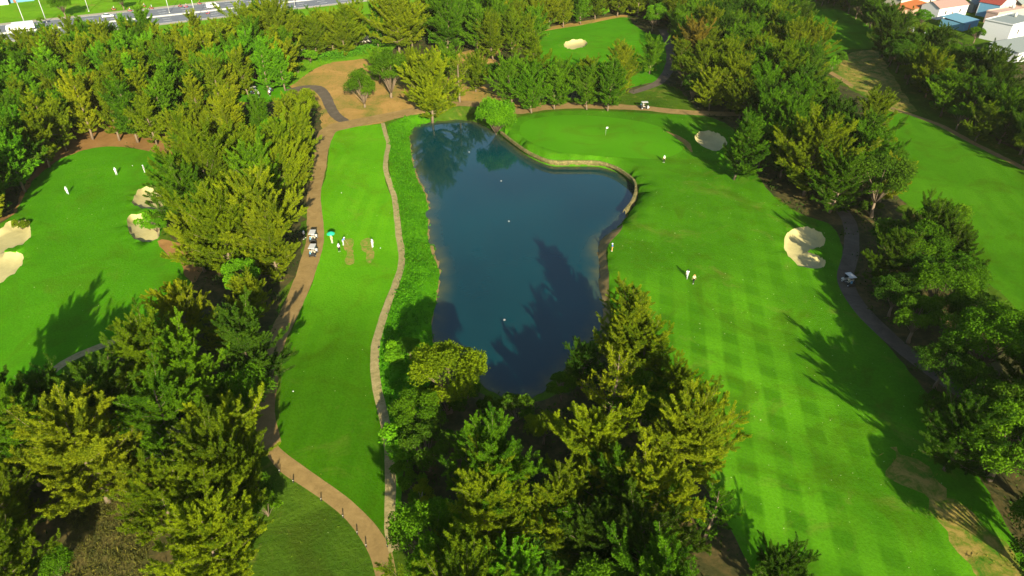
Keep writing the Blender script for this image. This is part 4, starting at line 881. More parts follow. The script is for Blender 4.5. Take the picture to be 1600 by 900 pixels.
# vehicles on the highway (length along +x)
def wheels(root, xs, y, r, w_=.22):
    for x in xs:
        for sy in (-1, 1):
            wme_ = tubes('tyre', [[(0, -w_/2, 0, r), (0, w_/2, 0, r)]], P['tyre'], 12); wo = link('wheel', wme_, root, loc=(x, sy*y, r))
            link('hub', tubes('hub', [[(0, -w_/2-.01, 0, r*.5), (0, w_/2+.01, 0, r*.5)]], P['steel'], 8), wo)
def prof_body(name, prof, width, m, bev=.06):   # profile in (x, z)
    me = extrude_profile(name, prof, width, m, bev); me.transform(Matrix.Rotation(-math.pi/2, 4, 'Z')); return me
def van(loc, rz, label):
    r = empty('van', loc, rz, label, 'van')
    link('body', prof_body('van_body', [(-2.5, .35), (2.45, .35), (2.55, .9), (2.1, 1.15), (1.45, 1.95), (-2.35, 2.1), (-2.5, 1.9)], 1.9, P['white']), r)
    link('windscreen', boxes('glass', [(1.84, 0, 1.55, .10, 1.5, .62)], P['glass'], .02), r).rotation_euler = (0, 0, 0)
    for sy in (-1, 1): link('side_window', boxes('glass', [(.1, sy*.955, 1.55, 2.9, .03, .45)], P['glass'], .01), r)
    link('bumper', boxes('bumper', [(2.56, 0, .5, .14, 1.8, .25)], P['black'], .03), r)
    for sy in (-1, 1): link('headlight', boxes('headlight', [(2.53, sy*.72, .82, .08, .3, .18)], P['steel'], .02), r)
    wheels(r, (-1.6, 1.6), .84, .34); return r
def car(loc, rz, label, m):
    r = empty('car', loc, rz, label, 'car')
    link('body', prof_body('car_body', [(-2.1, .3), (2.1, .3), (2.15, .65), (1.2, .88), (-1.85, .95), (-2.15, .8)], 1.75, m), r)
    link('cabin', prof_body('car_cabin', [(-1.6, .9), (1.0, .88), (.35, 1.42), (-1.1, 1.45)], 1.55, P['glass']), r)
    link('roof', boxes('car_roof', [(-.38, 0, 1.45, 1.35, 1.4, .05)], m, .02), r)
    for sy in (-1, 1): link('headlight', boxes('headlight', [(2.1, sy*.62, .62, .08, .3, .14)], P['steel'], .02), r)
    wheels(r, (-1.35, 1.35), .78, .31); return r
def truck(loc, rz, label):
    r = empty('truck', loc, rz, label, 'truck')
    link('chassis', boxes('chassis', [(-.3, 0, .7, 8.6, 1.0, .25)], P['black'], .02), r)
    link('cab', prof_body('cab', [(2.6, .6), (4.6, .6), (4.65, 1.5), (4.3, 2.5), (2.6, 2.6)], 2.2, P['white']), r)
    link('windscreen', boxes('glass', [(4.52, 0, 1.95, .06, 1.9, .65)], P['glass'], .01), r)
    cb = link('cargo_box', boxes('cargo', [(-1.1, 0, 2.0, 7.0, 2.35, 2.3)], P['white'], .04), r)
    for k in range(9): link('rib', boxes('rib', [(-4.4+k*.82, 0, 2.0, .07, 2.42, 2.2)], P['steel']), cb)
    wheels(r, (-3.4, -2.3, 3.5), 1.0, .48, .3); return r
x, y = G(333, 12); van((x, y, .0), ang, 'white van driving on the far lanes of the highway')
x, y = G(169, 27); car((x, y, .0), ang, 'pale small car on the far lanes behind the tree tops', P['white'])
x, y = G(34, 48.5); truck((x, y, .0), ang+math.pi, 'white box truck at the far left of the highway')

# people ------------------------------------------------------------
dgx = None
clothm, t, b = mat('cloth', .85, .1); oi = t.nodes.new('ShaderNodeObjectInfo'); t.links.new(oi.outputs['Color'], b.inputs['Base Color'])
def skinmesh(name, verts, edgs, radii, m, root=0, sub=1):
    me = bpy.data.meshes.new(name); me.from_pydata(verts, edgs, []); o = bpy.data.objects.new(name, me); sc.collection.objects.link(o)
    sk = o.modifiers.new('s', 'SKIN'); sk.use_smooth_shade = True
    for i, r in enumerate(radii):
        s_ = me.skin_vertices[0].data[i]; s_.radius = (r, r) if not isinstance(r, tuple) else r; s_.use_root = i == root
    if sub: ss = o.modifiers.new('d', 'SUBSURF'); ss.levels = sub
    dg_ = bpy.context.evaluated_depsgraph_get(); dg_.update(); out = bpy.data.meshes.new_from_object(o.evaluated_get(dg_)); out.name = name
    bpy.data.objects.remove(o); out.materials.clear(); out.materials.append(m); return out
def pose(kind):
    """joints of a 1.7 m adult facing +y"""
    J = dict(pel=(0, 0, .93), ch=(0, .0, 1.28), nk=(0, .0, 1.45), hd=(0, .03, 1.60), ht=(0, .02, 1.69),
             lh=(-.10, 0, .88), lk=(-.11, .03, .48), la=(-.12, 0, .09), lt=(-.13, .15, .04), rh=(.10, 0, .88), rk=(.11, .03, .48), ra=(.12, 0, .09), rt=(.13, .15, .04),
             ls=(-.18, 0, 1.40), le=(-.24, 0, 1.12), lw=(-.25, .08, .88), rs=(.18, 0, 1.40), re=(.24, 0, 1.12), rw=(.25, .08, .88))
    if kind == 'walk': J.update(lk=(-.10, .22, .52), la=(-.10, .28, .12), lt=(-.10, .42, .08), rk=(.10, -.02, .48), ra=(.10, -.30, .14), rt=(.10, -.20, .04), le=(-.24, -.14, 1.14), lw=(-.24, -.10, .90), re=(.24, .12, 1.14), rw=(.22, .28, .96))
    if kind == 'address': J.update(ch=(0, .16, 1.22), nk=(0, .26, 1.36), hd=(0, .34, 1.47), ht=(0, .38, 1.56), ls=(-.18, .24, 1.30), rs=(.18, .24, 1.30), le=(-.15, .38, 1.06), re=(.15, .38, 1.06), lw=(-.03, .46, .86), rw=(.03, .46, .84), lk=(-.16, .06, .48), la=(-.22, 0, .09), lt=(-.24, .15, .04), rk=(.16, .06, .48), ra=(.22, 0, .09), rt=(.24, .15, .04))
    if kind == 'hold': J.update(re=(.22, .16, 1.2), rw=(.10, .26, 1.36))
    if kind == 'sit': J.update(pel=(0, 0, .12), ch=(0, -.05, .47), nk=(0, -.05, .64), hd=(0, -.02, .79), ht=(0, -.03, .88), lh=(-.10, .02, .10), rh=(.10, .02, .10), lk=(-.13, .45, .14), rk=(.13, .45, .14), la=(-.13, .52, -.28), ra=(.13, .52, -.28), lt=(-.13, .66, -.33), rt=(.13, .66, -.33),
                     ls=(-.18, -.05, .59), rs=(.18, -.05, .59), le=(-.22, .12, .36), re=(.22, .12, .36), lw=(-.12, .36, .42), rw=(.12, .36, .42))
    return J
PM = {}
def person_meshes(kind):
    if kind in PM: return PM[kind]
    J = pose(kind); ids = list(J); ix = {k: i for i, k in enumerate(ids)}; vv = [J[k] for k in ids]
    E = [('pel', 'ch'), ('ch', 'nk'), ('nk', 'hd'), ('hd', 'ht'), ('pel', 'lh'), ('lh', 'lk'), ('lk', 'la'), ('la', 'lt'), ('pel', 'rh'), ('rh', 'rk'), ('rk', 'ra'), ('ra', 'rt'),
         ('ch', 'ls'), ('ls', 'le'), ('le', 'lw'), ('ch', 'rs'), ('rs', 're'), ('re', 'rw')]
    rad = dict(pel=.13, ch=.15, nk=.06, hd=.105, ht=.07, lh=.09, lk=.058, la=.04, lt=.035, rh=.09, rk=.058, ra=.04, rt=.035, ls=.062, le=.042, lw=.028, rs=.062, re=.042, rw=.028)
    R_ = [rad[k] for k in ids]; ee = [(ix[a], ix[b]) for a, b in E]
    for side in ('l', 'r'):                                   # palm, four fingers and a thumb
        w_ = Vector(J[side+'w']); e_ = Vector(J[side+'e']); d = (w_-e_).normalized(); sd = d.cross(Vector((0, 1, .3))).normalized()
        vv.append((w_+d*.07)[:]); R_.append(.030); pi_ = len(vv)-1; ee.append((ix[side+'w'], pi_))
        for k, (o_, l_) in enumerate(((-.028, .070), (-.010, .085), (.010, .080), (.028, .062))):
            q1 = w_+d*.10+sd*o_; vv.append(q1[:]); R_.append(.010); ee.append((pi_, len(vv)-1)); q2 = q1+(d+Vector((0, .4, 0))).normalized()*l_; vv.append(q2[:]); R_.append(.007); ee.append((len(vv)-2, len(vv)-1))
        q1 = w_+d*.04-sd*.045; vv.append(q1[:]); R_.append(.011); ee.append((ix[side+'w'], len(vv)-1)); vv.append((q1+d*.05-sd*.02)[:]); R_.append(.008); ee.append((len(vv)-2, len(vv)-1))
    body = skinmesh('person_body', vv, ee, R_, P['skin'], ix['pel'])
    def sub_(keys, grow, m, name, trims={}):
        kk = [k for k in keys]; i2 = {k: i for i, k in enumerate(kk)}; pv = [J[k] for k in kk]
        for k, (a, b, t_) in trims.items(): pv[i2[k]] = tuple(Vector(J[a]).lerp(Vector(J[b]), t_))
        e2 = [(i2[a], i2[b]) for a, b in E if a in i2 and b in i2]; return skinmesh(name, pv, e2, [rad[k]*1.0+grow for k in kk], m, 0)
    shirt = sub_(['pel', 'ch', 'nk', 'ls', 'le', 'rs', 're'], .018, clothm, 'shirt', {'nk': ('ch', 'nk', .75), 'le': ('ls', 'le', .8), 're': ('rs', 're', .8)})
    trous = sub_(['pel', 'lh', 'lk', 'la', 'rh', 'rk', 'ra'], .016, clothm, 'trousers')
    cap = lathe('cap', [(.001, .12), (.07, .10), (.118, .03), (.122, -.01), (.19, -.02), (.19, -.035), (.12, -.03)], clothm, 12)
    PM[kind] = (J, body, shirt, trous, cap); return PM[kind]
shoe = boxes('shoe', [(0, .05, .045, .11, .29, .09, 0, .8)], clothm, .02)
def person(px, py, kind, rz, shirt, trous, capc, label, group=None, loc=None, extra=None):
    J, bd, sh, tr, cp = person_meshes(kind)
    if loc is None: x, y = G(px, py); loc = (x, y, hz(x, y))
    r = empty('person', loc, rz, label, 'person', group)
    link('body', bd, r)
    s_ = link('shirt', sh, r); s_.color = (*shirt, 1); t_ = link('trousers', tr, r); t_.color = (*trous, 1)
    c_ = link('cap', cp, r, loc=(J['hd'][0], J['hd'][1], J['hd'][2]+.04)); c_.color = (*capc, 1)
    for k in ('la', 'ra'): q = link('shoe', shoe, r, loc=(J[k][0], J[k][1]-.02, J[k][2]-.09)); q.color = (.5, .5, .48, 1)
    if extra == 'brolly':
        u = empty('umbrella', (loc[0]+.1*math.cos(rz), loc[1]+.26, loc[2]+1.2), rz, 'green golf umbrella held above the person in yellow on the tee', 'umbrella')
        link('shaft', tubes('shaft', [[(0, 0, 0, .012), (0, 0, 1.0, .012)]], P['steel'], 6), u)
        link('canopy', lathe('canopy', [(.01, 1.0), (.25, .97), (.5, .87), (.72, .70), (.78, .62), (.77, .61), (.70, .68), (.48, .84), (.01, .97)], P['brolly'], 10, False), u)
    if extra == 'club':
        c = empty('golf_club', (loc[0], loc[1], loc[2]), rz, label='thin golf club held by the '+label[:60].split(' ', 1)[1], cat='golf club') ; c['label'] = ' '.join(('thin golf club held by the '+label).split()[:16])
        link('shaft', tubes('club_shaft', [[(0, J['rw'][1]+.04, J['rw'][2], .009), (0, J['rw'][1]+.42, .05, .008)]], P['steel'], 5), c)
        link('head', boxes('club_head', [(.03, J['rw'][1]+.43, .035, .11, .05, .05)], P['steel'], .01), c)
    return r
W_, K_, Y_, B_ = (.58, .60, .62), (.02, .02, .02), (.85, .72, .25), (.10, .28, .75)
person(107, 305, 'walk', .6, W_, (.70, .78, .85), W_, 'person in white walking on the left fairway nearer the big bunker')
person(183, 275, 'stand', .3, (.70, .82, .92), W_, W_, 'person in pale blue and white standing on the left fairway')
person(227, 271, 'stand', 2.0, W_, (.6, .6, .6), W_, 'person in white half hidden by branches above the upper bunker')
person(519, 378, 'hold', 2.6, Y_, (.80, .70, .40), W_, 'person in yellow under a green umbrella on the tee', extra='brolly')
person(536, 380, 'address', -1.4, B_, W_, W_, 'golfer in blue shirt and white trousers on the tee', extra='club')
person(530, 391, 'stand', .2, W_, K_, W_, 'person in white shirt and black trousers on the tee beside worn turf')
person(582, 383, 'stand', 1.0, (.80, .84, .9), W_, W_, 'person in white on the right hand worn patch of the tee')
person(476, 373, 'walk', -.7, W_, K_, W_, 'person with white shirt and black trousers beside the parked golf carts')
person(1037, 255, 'stand', 2.8, (.88, .84, .55), K_, W_, 'person in cream top walking near the putting green')
person(956, 394, 'stand', 1.6, (.10, .22, .62), (.75, .42, .10), W_, 'person in blue shirt and orange trousers at the pond edge')
person(1073, 436, 'walk', 2.7, (.75, .88, .90), (.5, .55, .5), K_, 'person in pale blue walking on the right fairway')
person(1083, 444, 'walk', 2.5, (.90, .80, .42), K_, (.7, .3, .1), 'person in yellow top and black trousers walking behind the pale blue one')
person(405, 151, 'stand', .5, W_, K_, W_, 'left of two tiny figures in white below the carts near the grey path')
person(422, 149, 'stand', .5, (.7, .8, .9), K_, W_, 'right of two tiny figures below the carts near the grey path')

# golf carts, facing +y ----------------------------------------------
def cart():
    r = empty('golf_cart', (0, 0, 0), 0, 'x', 'golf cart')
    link('chassis', boxes('cart_base', [(0, 0, .33, 1.12, 2.25, .14)], P['black'], .03), r)
    link('front_cowl', extrude_profile('cowl', [(.62, .35), (1.22, .35), (1.25, .55), (1.0, .82), (.66, .92)], 1.12, P['cartwhite'], .04), r)
    link('rear_body', extrude_profile('rear', [(-1.15, .4), (-.12, .4), (-.12, .62), (-.62, .66), (-.66, .8), (-1.15, .8)], 1.12, P['black'], .04), r)
    link('seat', boxes('cart_seat', [(0, -.28, .73, 1.04, .46, .13)], P['seat'], .04), r)
    link('backrest', boxes('cart_back', [(0, -.56, 1.0, 1.04, .10, .42)], P['seat'], .04), r)
    rf = boxes('cart_roof', [(0, -.08, 1.86, 1.16, 1.85, .07, 0, .94)], P['cartwhite'], .03); link('roof', rf, r)
    for sx in (-1, 1):
        link('roof_post', tubes('cart_post', [[(sx*.5, .74, .85, .02), (sx*.5, .56, 1.84, .02)]], P['black'], 5), r)
        link('roof_post', tubes('cart_post', [[(sx*.5, -.66, .8, .02), (sx*.5, -.78, 1.84, .02)]], P['black'], 5), r)
    link('windscreen', tubes('screen', [[(0, .73, .9, .5)]], P['glass'], 3) if False else boxes('screen', [(0, .66, 1.33, .98, .02, .86)], P['glass']), r)
    link('steering_wheel', tubes('steer', [[(-.25+.16*math.cos(a), .38, 1.0+.16*math.sin(a), .014) for a in np.linspace(0, 6.28, 13)]], P['black'], 5), r)
    for k, sx in enumerate((-.25, .25)): link('bag_well', boxes('bag', [(sx, -.98, .98, .30, .30, .55, 0, .85)], P['black'] if k else P['bluewall'], .04), r)
    for y_ in (-.78, .82):
        for sx in (-1, 1):
            wo = link('wheel', tubes('tyre', [[(-.1, 0, 0, .23), (.1, 0, 0, .23)]], P['tyre'], 12), r, loc=(sx*.5, y_, .23)); link('hub', tubes('hub', [[(-.11, 0, 0, .11), (.11, 0, 0, .11)]], P['white'], 8), wo)
    return r
CARTS = [(490, 375, .03, 'front one of the two white golf carts parked on the tee path'), (490, 397, .0, 'rear one of the two white golf carts parked on the tee path'), (1007, 169, -1.5, 'white roofed golf cart crossing on the path behind the putting green'),
         (1325, 442, .25, 'single golf cart with pale blue roof on the shaded right path'), (397, 145, -.2, 'left of two white carts beside the grey path in the left wood'), (422, 142, .7, 'right of two white carts beside the grey path in the left wood')]
c0 = cart()
for i, (px, py, rz, lab) in enumerate(CARTS):
    x, y = G(px, py); o = c0 if i == 0 else dup(c0, (0, 0, 0), 0, lab); o.location = (x, y, hz(x, y)+.01); o.rotation_euler = (0, 0, rz); o['label'] = lab
    if i in (2, 3):
        sd_ = Vector((-.26, -.30, .80)); sd_.rotate(Euler((0, 0, rz)))
        person(0, 0, 'sit', rz, W_ if i == 2 else (.75, .75, .55), K_, W_, 'driver in white seated in the cart behind the putting green' if i == 2 else 'driver in cream seated in the cart on the shaded right path', loc=(x+sd_.x, y+sd_.y, hz(x, y)+.01+sd_.z-.08))

# scooters -----------------------------------------------------------
def scooter():
    r = empty('scooter', (0, 0, 0), 0, 'x', 'scooter')
    link('body', prof_body('scooter_body', [(-.75, .55), (-.2, .38), (.3, .36), (.45, .9), (.62, .95), (.58, .5), (.4, .22), (-.35, .22), (-.8, .42)], .26, P['redpaint'], .02), r)
    link('saddle', boxes('saddle', [(-.38, 0, .74, .72, .26, .12)], P['black'], .03), r)
    link('handlebar', tubes('bar', [[(.45, -.33, 1.05, .02), (.5, 0, 1.0, .02), (.45, .33, 1.05, .02)]], P['steel'], 5), r)
    for x in (-.62, .66): link('wheel', tubes('tyre', [[(0, -.05, 0, .25), (0, .05, 0, .25)]], P['tyre'], 12), r, loc=(x, 0, .25))
    return r
SC = [(237, 14, 'pale', 0), (203, 18, 'first', 0), (282, 11, 'x', 0), (291, 12, 'x', 0), (312, 7, 'x', 0), (325, 22, 'x', 1), (178, 16, 'x', 0), (225, 11, 'x', 0)]
SCL = ['scooter on the far lanes left of the median lamp', 'scooter on the far lanes near the pale small car', 'left of two scooters riding together on the far lanes', 'right of two scooters riding together on the far lanes', 'scooter just left of the white van',
       'only scooter on the near lanes below the white van', 'scooter at the far kerb beside the pale small car', 'scooter at the far kerb between the two leftmost lamps and the median lamp']
s0_ = scooter()
for i, ((px, py, _, near), lab) in enumerate(zip(SC, SCL)):
    x, y = G(px, py); o = s0_ if i == 0 else dup(s0_, (0, 0, 0), 0, lab); a_ = ang+(0 if near else math.pi); o.location = (x, y, .0); o.rotation_euler = (0, 0, a_); o['label'] = lab
    q = Vector((-.2, 0, .70)); q.rotate(Euler((0, 0, a_)))
    person(0, 0, 'sit', a_-math.pi/2, [W_, (.7, .7, .6), K_, (.5, .2, .2), K_, W_, W_, W_][i], [K_, (.1, .12, .3)][i % 2], [W_, (.6, .1, .1), K_][i % 3], ' '.join(('rider on the '+lab).split()[:16]), loc=(x+q.x, y+q.y, q.z))

# flag, buoys, bollards ----------------------------------------------
def pin(px, py, lab):
    x, y = G(px, py); r = empty('golf_flag', (x, y, hz(x, y)), 0, lab, 'golf flag')
    link('pole', tubes('flag_pole', [[(0, 0, 0, .018), (0, 0, 2.2, .014)]], P['white'], 6), r)
    v = [(.02+i*.06, .04*math.sin(i*1.1), 1.78+j_*.2) for j_ in range(3) for i in range(9)]; f = [(j_*9+i, j_*9+i+1, j_*9+i+10, j_*9+i+9) for j_ in range(2) for i in range(8)]
    me = bpy.data.meshes.new('flag'); me.from_pydata(v, [], f); me.materials.append(P['white']); link('flag', me, r)
    link('cup', lathe('cup', [(.054, .012), (.054, -.1), (0, -.1)], P['black'], 12), r)
pin(946, 214, 'white flag on a thin pole standing in the putting green')
def buoy():
    r = empty('buoy', (0, 0, 0), 0, 'x', 'buoy')
    link('float', lathe('float', [(0, -.2), (.15, -.14), (.21, 0), (.19, .10), (.11, .18), (0, .21)], P['floatgrey'], 14), r)
    link('collar', lathe('collar', [(.16, -.16), (.24, -.10), (.24, -.02), (.20, .0)], P['black'], 14), r); return r
b0 = buoy()
for i, (px, py, lab) in enumerate([(733, 238, 'small grey-white buoy nearest the reflected trees at the top of the pond'), (783, 283, 'small grey-white buoy in the upper middle of the pond'), (795, 346, 'small grey-white buoy in the centre of the pond'), (788, 500, 'small grey-white buoy in the lower dark water of the pond')]):
    x, y = G(px, py, WZ); o = b0 if i == 0 else dup(b0, (0, 0, 0), 0, lab); o.location = (x, y, WZ+.02); o['label'] = lab
def bollard():
    r = empty('bollard', (0, 0, 0), 0, 'x', 'bollard', 'dark bollards along the curved cart path')
    link('post', lathe('bollard', [(0, 0), (.07, 0), (.065, .55), (.05, .6), (0, .62)], P['post'], 8), r); link('band', lathe('band', [(.071, .42), (.071, .48), (.066, .485)], P['cream'], 8), r); return r
b1 = bollard()
for i, (px, py, lab) in enumerate([(438, 741, 'first bollard where the cart path comes out of the trees'), (459, 756, 'second bollard down the curved cart path from the trees'), (502, 783, 'third bollard down the curved cart path from the trees'), (536, 808, 'fourth bollard down the curved cart path at its outer bend'),
                                 (558, 833, 'fifth bollard down the curved cart path level with the pebble strip end'), (572, 853, 'lowest bollard on the left edge of the curved cart path'), (605, 853, 'only bollard on the right edge of the curved cart path')]):
    x, y = G(px, py); o = b1 if i == 0 else dup(b1, (0, 0, 0), 0, lab); o.location = (x, y, hz(x, y)); o['label'] = lab

# tee markers and golf balls
for i, (px, py, lab) in enumerate([(534, 304, 'small white tee marker high on the tee fairway'), (594, 385, 'small white ball right of the person in white on the tee'), (459, 615, 'white ball low on the tee fairway near the trees'), (208, 262, 'white ball on the left fairway beside the overhanging branches')]):
    x, y = G(px, py); link('golf_ball', lathe('ball', [(.001, 0), (.06, .02), (.08, .08), (.06, .14), (.001, .16)], P['white'], 10), None, lab, 'marker', loc=(x, y, hz(x, y)))

# long cream boundary wall behind the trees --------------------------
wa, wb = Vector(G(5, 146)), Vector(G(410, 90)); wc = Vector(G(662, 57))
wr = empty('boundary_wall', (wa.x, wa.y, 0), 0, 'long cream boundary wall showing between trunks below the top tree belt', 'wall')
pm = boxes('wall_panel', [(0, 0, .95, 4.7, .14, 1.9)], P['plaster']); pl_ = boxes('wall_pillar', [(0, 0, 1.05, .34, .34, 2.1), (0, 0, 2.15, .42, .42, .1)], P['plaster'])
for a, c in ((wa, wb), (wb, wc)):
    L = (c-a).length; n = int(L/5); d = (c-a)/n; an = math.atan2(d.y, d.x)
    for i in range(n):
        p = a+d*(i+.5)-wa; link('panel', pm, wr, loc=(p.x, p.y, hz(*(p+wa))-.05), rz=an); p = a+d*i-wa; link('pillar', pl_, wr, loc=(p.x, p.y, hz(*(p+wa))-.05), rz=an)

# fence in front of the houses ---------------------------------------
fp = spline(GP([(1350, 10), (1375, 28), (1400, 42), (1425, 54), (1460, 70)]), False, 3.0)
fr = empty('mesh_fence', (fp[0][0], fp[0][1], 0), 0, 'grey post and wire fence between the dark tree belt and the houses', 'fence')
po = boxes('fence_post', [(0, 0, 1.3, .16, .16, 2.6)], P['grey'])
for i in range(len(fp)):
    q = fp[i]-fp[0]; link('post', po, fr, loc=(q[0], q[1], 0))
wires = [[(*(p-fp[0]), z, .025) for p in fp] for z in (.5, 1.1, 1.7, 2.3)]; link('wires', tubes('wires', wires, P['steel'], 4), fr)

# houses ---------------------------------------------------------------
def corrugated(name, w_, d_, z0, z1, m, over=.3, axis='gable', pitch=.35):
    """ribbed roof sheet(s); gable ridge along x, or a single slope falling to the front"""
    v, f = [], []
    n = int((w_+2*over)/pitch); xs = np.linspace(-w_/2-over, w_/2+over, n*2+1)
    prof = [(-over, z0), (d_/2, z1), (d_+over, z0)] if axis == 'gable' else [(-over, z0), (d_+over, z1)]
    for off in (0, -.10):
        for i, x in enumerate(xs):
            for y, z in prof: v.append((x, y, z+off+(.05 if i % 2 else 0)))
    k = len(prof); N_ = len(xs)
    for i in range(N_-1):
        for j_ in range(k-1):
            a = i*k+j_; f.append((a, a+k, a+k+1, a+1)); a += N_*k; f.append((a+1, a+k+1, a+k, a))
    for j_ in range(k-1):
        for i in (0, N_-1): a = i*k+j_; f.append((a, a+1, a+1+N_*k, a+N_*k))
    for i in range(N_-1):
        for j_ in (0, k-1): a = i*k+j_; f.append((a, a+N_*k, a+k+N_*k, a+k))
    me = bpy.data.meshes.new(name); me.from_pydata(v, [], f); me.materials.append(m); me.update(); return me
def house(A, B, depth, h, wallm, roofm, kind, label, win=(), door=None, wallm2=None, floors=1):
    a, b_ = Vector(G(*A)), Vector(G(*B)); w_ = (b_-a).length; d = (b_-a).normalized(); an = math.atan2(d.y, d.x); mid = (a+b_)/2
    r = empty('house', (mid.x, mid.y, 0), an, label, 'house')
    t_ = .22
    # walls butt at the corners; the front has real openings
    def wall_front(y, holes):
        xs = sorted({-w_/2, w_/2, *[q for c in holes for q in (c[0]-c[2]/2, c[0]+c[2]/2)]}); bl = []
        for x0, x1 in zip(xs[:-1], xs[1:]):
            hs = sorted([(c[1]-c[3]/2, c[1]+c[3]/2) for c in holes if c[0]-c[2]/2 < (x0+x1)/2 < c[0]+c[2]/2]); z = -.3
            for lo, hi in hs+[(h, h)]:
                if lo > z: bl.append(((x0+x1)/2, y, (z+lo)/2, x1-x0, t_, lo-z))
                z = hi
        return boxes('front_wall', bl, wallm)
    holes = [(x*w_, z, ww, wh) for x, z, ww, wh in win]+([(door*w_, 1.05, 1.0, 2.1)] if door is not None else [])
    link('front_wall', wall_front(t_/2, holes), r)
    link('back_wall', boxes('back_wall', [(0, depth-t_/2, h/2-.15, w_, t_, h+.3)], wallm), r)
    for sx in (-1, 1): link('side_wall', boxes('side_wall', [(sx*(w_/2-t_/2), depth/2, h/2-.15, t_, depth-2*t_, h+.3)], wallm2 or wallm), r)
    for x, z, ww, wh in win:
        fo = link('window', boxes('window_frame', [(x*w_, .12, z+wh/2-.04, ww, .1, .08), (x*w_, .12, z-wh/2+.04, ww, .1, .08), (x*w_-ww/2+.04, .12, z, .08, .1, wh-.16), (x*w_+ww/2-.04, .12, z, .08, .1, wh-.16), (x*w_, .12, z, .06, .08, wh-.16)], P['frame']), r)
        link('pane', boxes('pane', [(x*w_, .15, z, ww-.1, .02, wh-.1)], P['glass']), fo); link('sill', boxes('sill', [(x*w_, -.06, z-wh/2-.04, ww+.2, .16, .07)], P['kerb']), fo)
    if door is not None: link('door', boxes('door', [(door*w_, .10, 1.04, .96, .06, 2.06)], P['rust'], .01), r)
    if kind == 'flat':
        rf = link('roof', boxes('flat_roof', [(0, depth/2, h+.14, w_+.3, depth+.3, .25)], roofm), r)
        link('parapet', boxes('parapet', [(0, -.08, h+.42, w_+.32, .16, .36), (0, depth+.08, h+.42, w_+.32, .16, .36), (-w_/2-.08, depth/2, h+.42, .16, depth, .36), (w_/2+.08, depth/2, h+.42, .16, depth, .36)], wallm), rf)
        link('water_tank', lathe('tank', [(0, h+.27), (.55, h+.27), (.55, h+1.5), (.3, h+1.75), (0, h+1.8)], P['steel'], 12), rf, loc=(w_*.25, depth*.65, 0))
    elif kind == 'gable':
        link('roof', corrugated('gable_roof', w_, depth, h+.05, h+depth*.22+.3, roofm), r)
        z1 = h+depth*.22+.18
        for sx in (-1, 1):
            gm = bpy.data.meshes.new('gable_wall'); vv, ff = [], []; x0 = sx*w_/2; x1 = sx*(w_/2-t_); k = len(vv); vv += [(x0, 0, h), (x0, depth, h), (x0, depth/2, z1), (x1, 0, h), (x1, depth, h), (x1, depth/2, z1)]; ff += [(k, k+1, k+2), (k+3, k+5, k+4), (k, k+3, k+4, k+1), (k+1, k+4, k+5, k+2), (k+2, k+5, k+3, k)]
            gm.from_pydata(vv, [], ff); gm.materials.append(wallm2 or wallm); link('gable_wall', gm, r)
    elif kind == 'gable_x':                                       # ridge runs front to back
        me = corrugated('gable_roof', depth, w_, h+.05, h+w_*.26+.3, roofm, .3); me.transform(Matrix.Translation((0, 0, 0))@Matrix.Rotation(math.pi/2, 4, 'Z')@Matrix.Translation((depth/2, -w_/2, 0))); link('roof', me, r)
        z1 = h+w_*.26+.15; vv = [(-w_/2, 0, h), (w_/2, 0, h), (0, 0, z1), (-w_/2, t_, h), (w_/2, t_, h), (0, t_, z1)]
        gm = bpy.data.meshes.new('gable_wall'); gm.from_pydata(vv, [], [(0, 1, 2), (3, 5, 4), (0, 3, 4, 1), (1, 4, 5, 2), (2, 5, 3, 0)]); gm.materials.append(wallm); link('gable_wall', gm, r)
    else: link('roof', corrugated('shed_roof', w_, depth, h+.02, h+.9, roofm, .3, 'shed'), r)
    return r
house((1571, 69), (1612, 58), 9.5, 6.2, P['whitewall'], P['greyroof'], 'flat', 'tall white house with flat grey-green roof and two small front windows', [(-.18, 3.6, 1.0, 1.5), (.22, 3.7, 1.0, 1.3)], None)
house((1586, 99), (1640, 88), 10, 3.4, P['whitewall'], P['greyroof'], 'shed', 'low building with pale grey roof just below the tall white house', [(.0, 1.6, 1.0, 1.0)], None)
house((1556, 30), (1580, 23), 8, 5.2, P['whitewall'], P['redroof'], 'gable_x', 'house with red ribbed roof white gable and blue side wall', [(.0, 3.4, .9, 1.2)], None, P['bluewall'])
house((1553, 39), (1598, 31), 4.5, 4.0, P['pink'], P['pink'], 'flat', 'pink house with flat terrace in front of the red roofed house', [(-.1, 2.2, .9, 1.3), (.25, 2.2, .9, 1.3)], -.35)
house((1463, 31), (1508, 24), 8, 4.2, P['whitewall'], P['pinkroof'], 'gable', 'white house with dusty pink ribbed roof beside the dark belt', [(-.25, 2.3, .9, 1.2), (.25, 2.3, .9, 1.2)], 0)
house((1504, 49), (1526, 43), 9, 2.8, P['bluewall'], P['blueroof'], 'shed', 'low shed with pale blue metal roof right of the pink roofed house', [], -.1)
house((1404, 15), (1482, 5), 9, 3.6, P['cream'], P['creamroof'], 'gable', 'long house with cream roof at the top edge behind the orange shed', [(-.3, 2, .9, 1.2), (.1, 2, .9, 1.2), (.35, 2, .9, 1.2)], -.1)
house((1423, 26), (1452, 18), 6.5, 2.8, P['wallbrown'], P['orange'], 'shed', 'small shed with orange tin roof in front of the cream roofed house', [], 0)
house((1402, 27), (1418, 24), 4.5, 2.5, P['wallbrown'], P['rust'], 'shed', 'tiny shed with rusty brown roof left of the orange one', [], 0)
house((1484, 13), (1512, 9), 7, 3.4, P['wallbrown'], P['redroof'], 'gable', 'brown walled house with dark red roof at the top edge', [(.2, 1.9, .9, 1.1)], -.2)
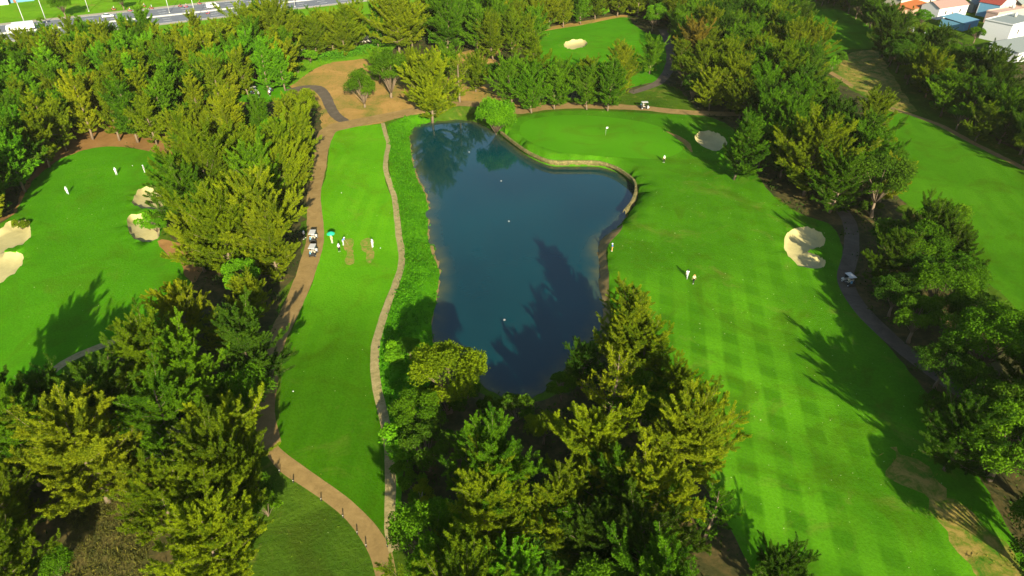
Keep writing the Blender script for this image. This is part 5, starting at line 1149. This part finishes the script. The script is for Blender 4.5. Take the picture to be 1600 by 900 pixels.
house((1518, 20), (1545, 15), 7, 3.2, P['grey'], P['greyroof'], 'gable', 'grey house with grey roof between the dark red and bright red roofs', [(.0, 1.8, .9, 1.1)], -.3)
house((1592, 20), (1630, 14), 8, 3.2, P['wallbrown'], P['greyroof'], 'gable', 'low house with grey roof at the top right corner', [(.0, 1.8, .9, 1.1)], -.3)
house((1400, -4), (1470, -14), 9, 3.4, P['cream'], P['greyroof'], 'gable', 'grey roofed house behind the cream roofed one at the top edge', [(.0, 1.8, .9, 1.1)], -.3)
house((-28, 11), (14, 7), 14, 4.0, P['whitewall'], P['creamroof'], 'shed', 'white walled roadside building in the top left corner', [(-.2, 2, 1, 1), (.2, 2, 1, 1)], 0)
house((16, 5), (54, 1), 12, 3.6, P['bluewall'], P['blueroof'], 'shed', 'blue roadside shed right of the white building in the top left corner', [(0, 1.8, 1, 1)], -.3)
# trees on the far verge and between the houses
for px, py, tn, s, lab, bi in [(98, 13, 'g', 1.0, 'round verge tree between the two tall lamps at the top left', 0), (190, 3, 'g', .8, 'small dark tree on the far verge at the top edge', 1), (64, 33, 'g', .35, 'tiny tree on the median left of the truck lamp', 1), (1525, 55, 'g', .7, 'green tree between the pink house and the blue shed', 1), (1440, 32, 'b', .7, 'bright tree in front of the orange tin shed', 0), (1500, 5, 'g', .8, 'tree behind the dark red roofed house', 1), (1548, 3, 'g', .8, 'tree behind the bright red roofed house', 0)]:
    x, y = G(px, py, 4*s); plant(BRD[bi], 'broadleaf_tree', 'tree', x, y, s, tn, lab, None)
print('done', round(time.time()-T0, 1), len(bpy.data.objects))

# ------------------------------------------------------------------ thin air haze
hm = bpy.data.materials.new('haze'); hm.use_nodes = True; t = hm.node_tree; t.nodes.clear()
out = t.nodes.new('ShaderNodeOutputMaterial'); pv = t.nodes.new('ShaderNodeVolumePrincipled')
pv.inputs['Color'].default_value = (.96, .94, .70, 1); pv.inputs['Density'].default_value = HAZE; pv.inputs['Anisotropy'].default_value = 0.0
t.links.new(pv.outputs[0], out.inputs['Volume'])
link('haze', boxes('haze', [(0, 1700, 33.0, 6400, 5000, 77)], hm), kind='stuff')
print('done', round(time.time()-T0, 1), cnt)
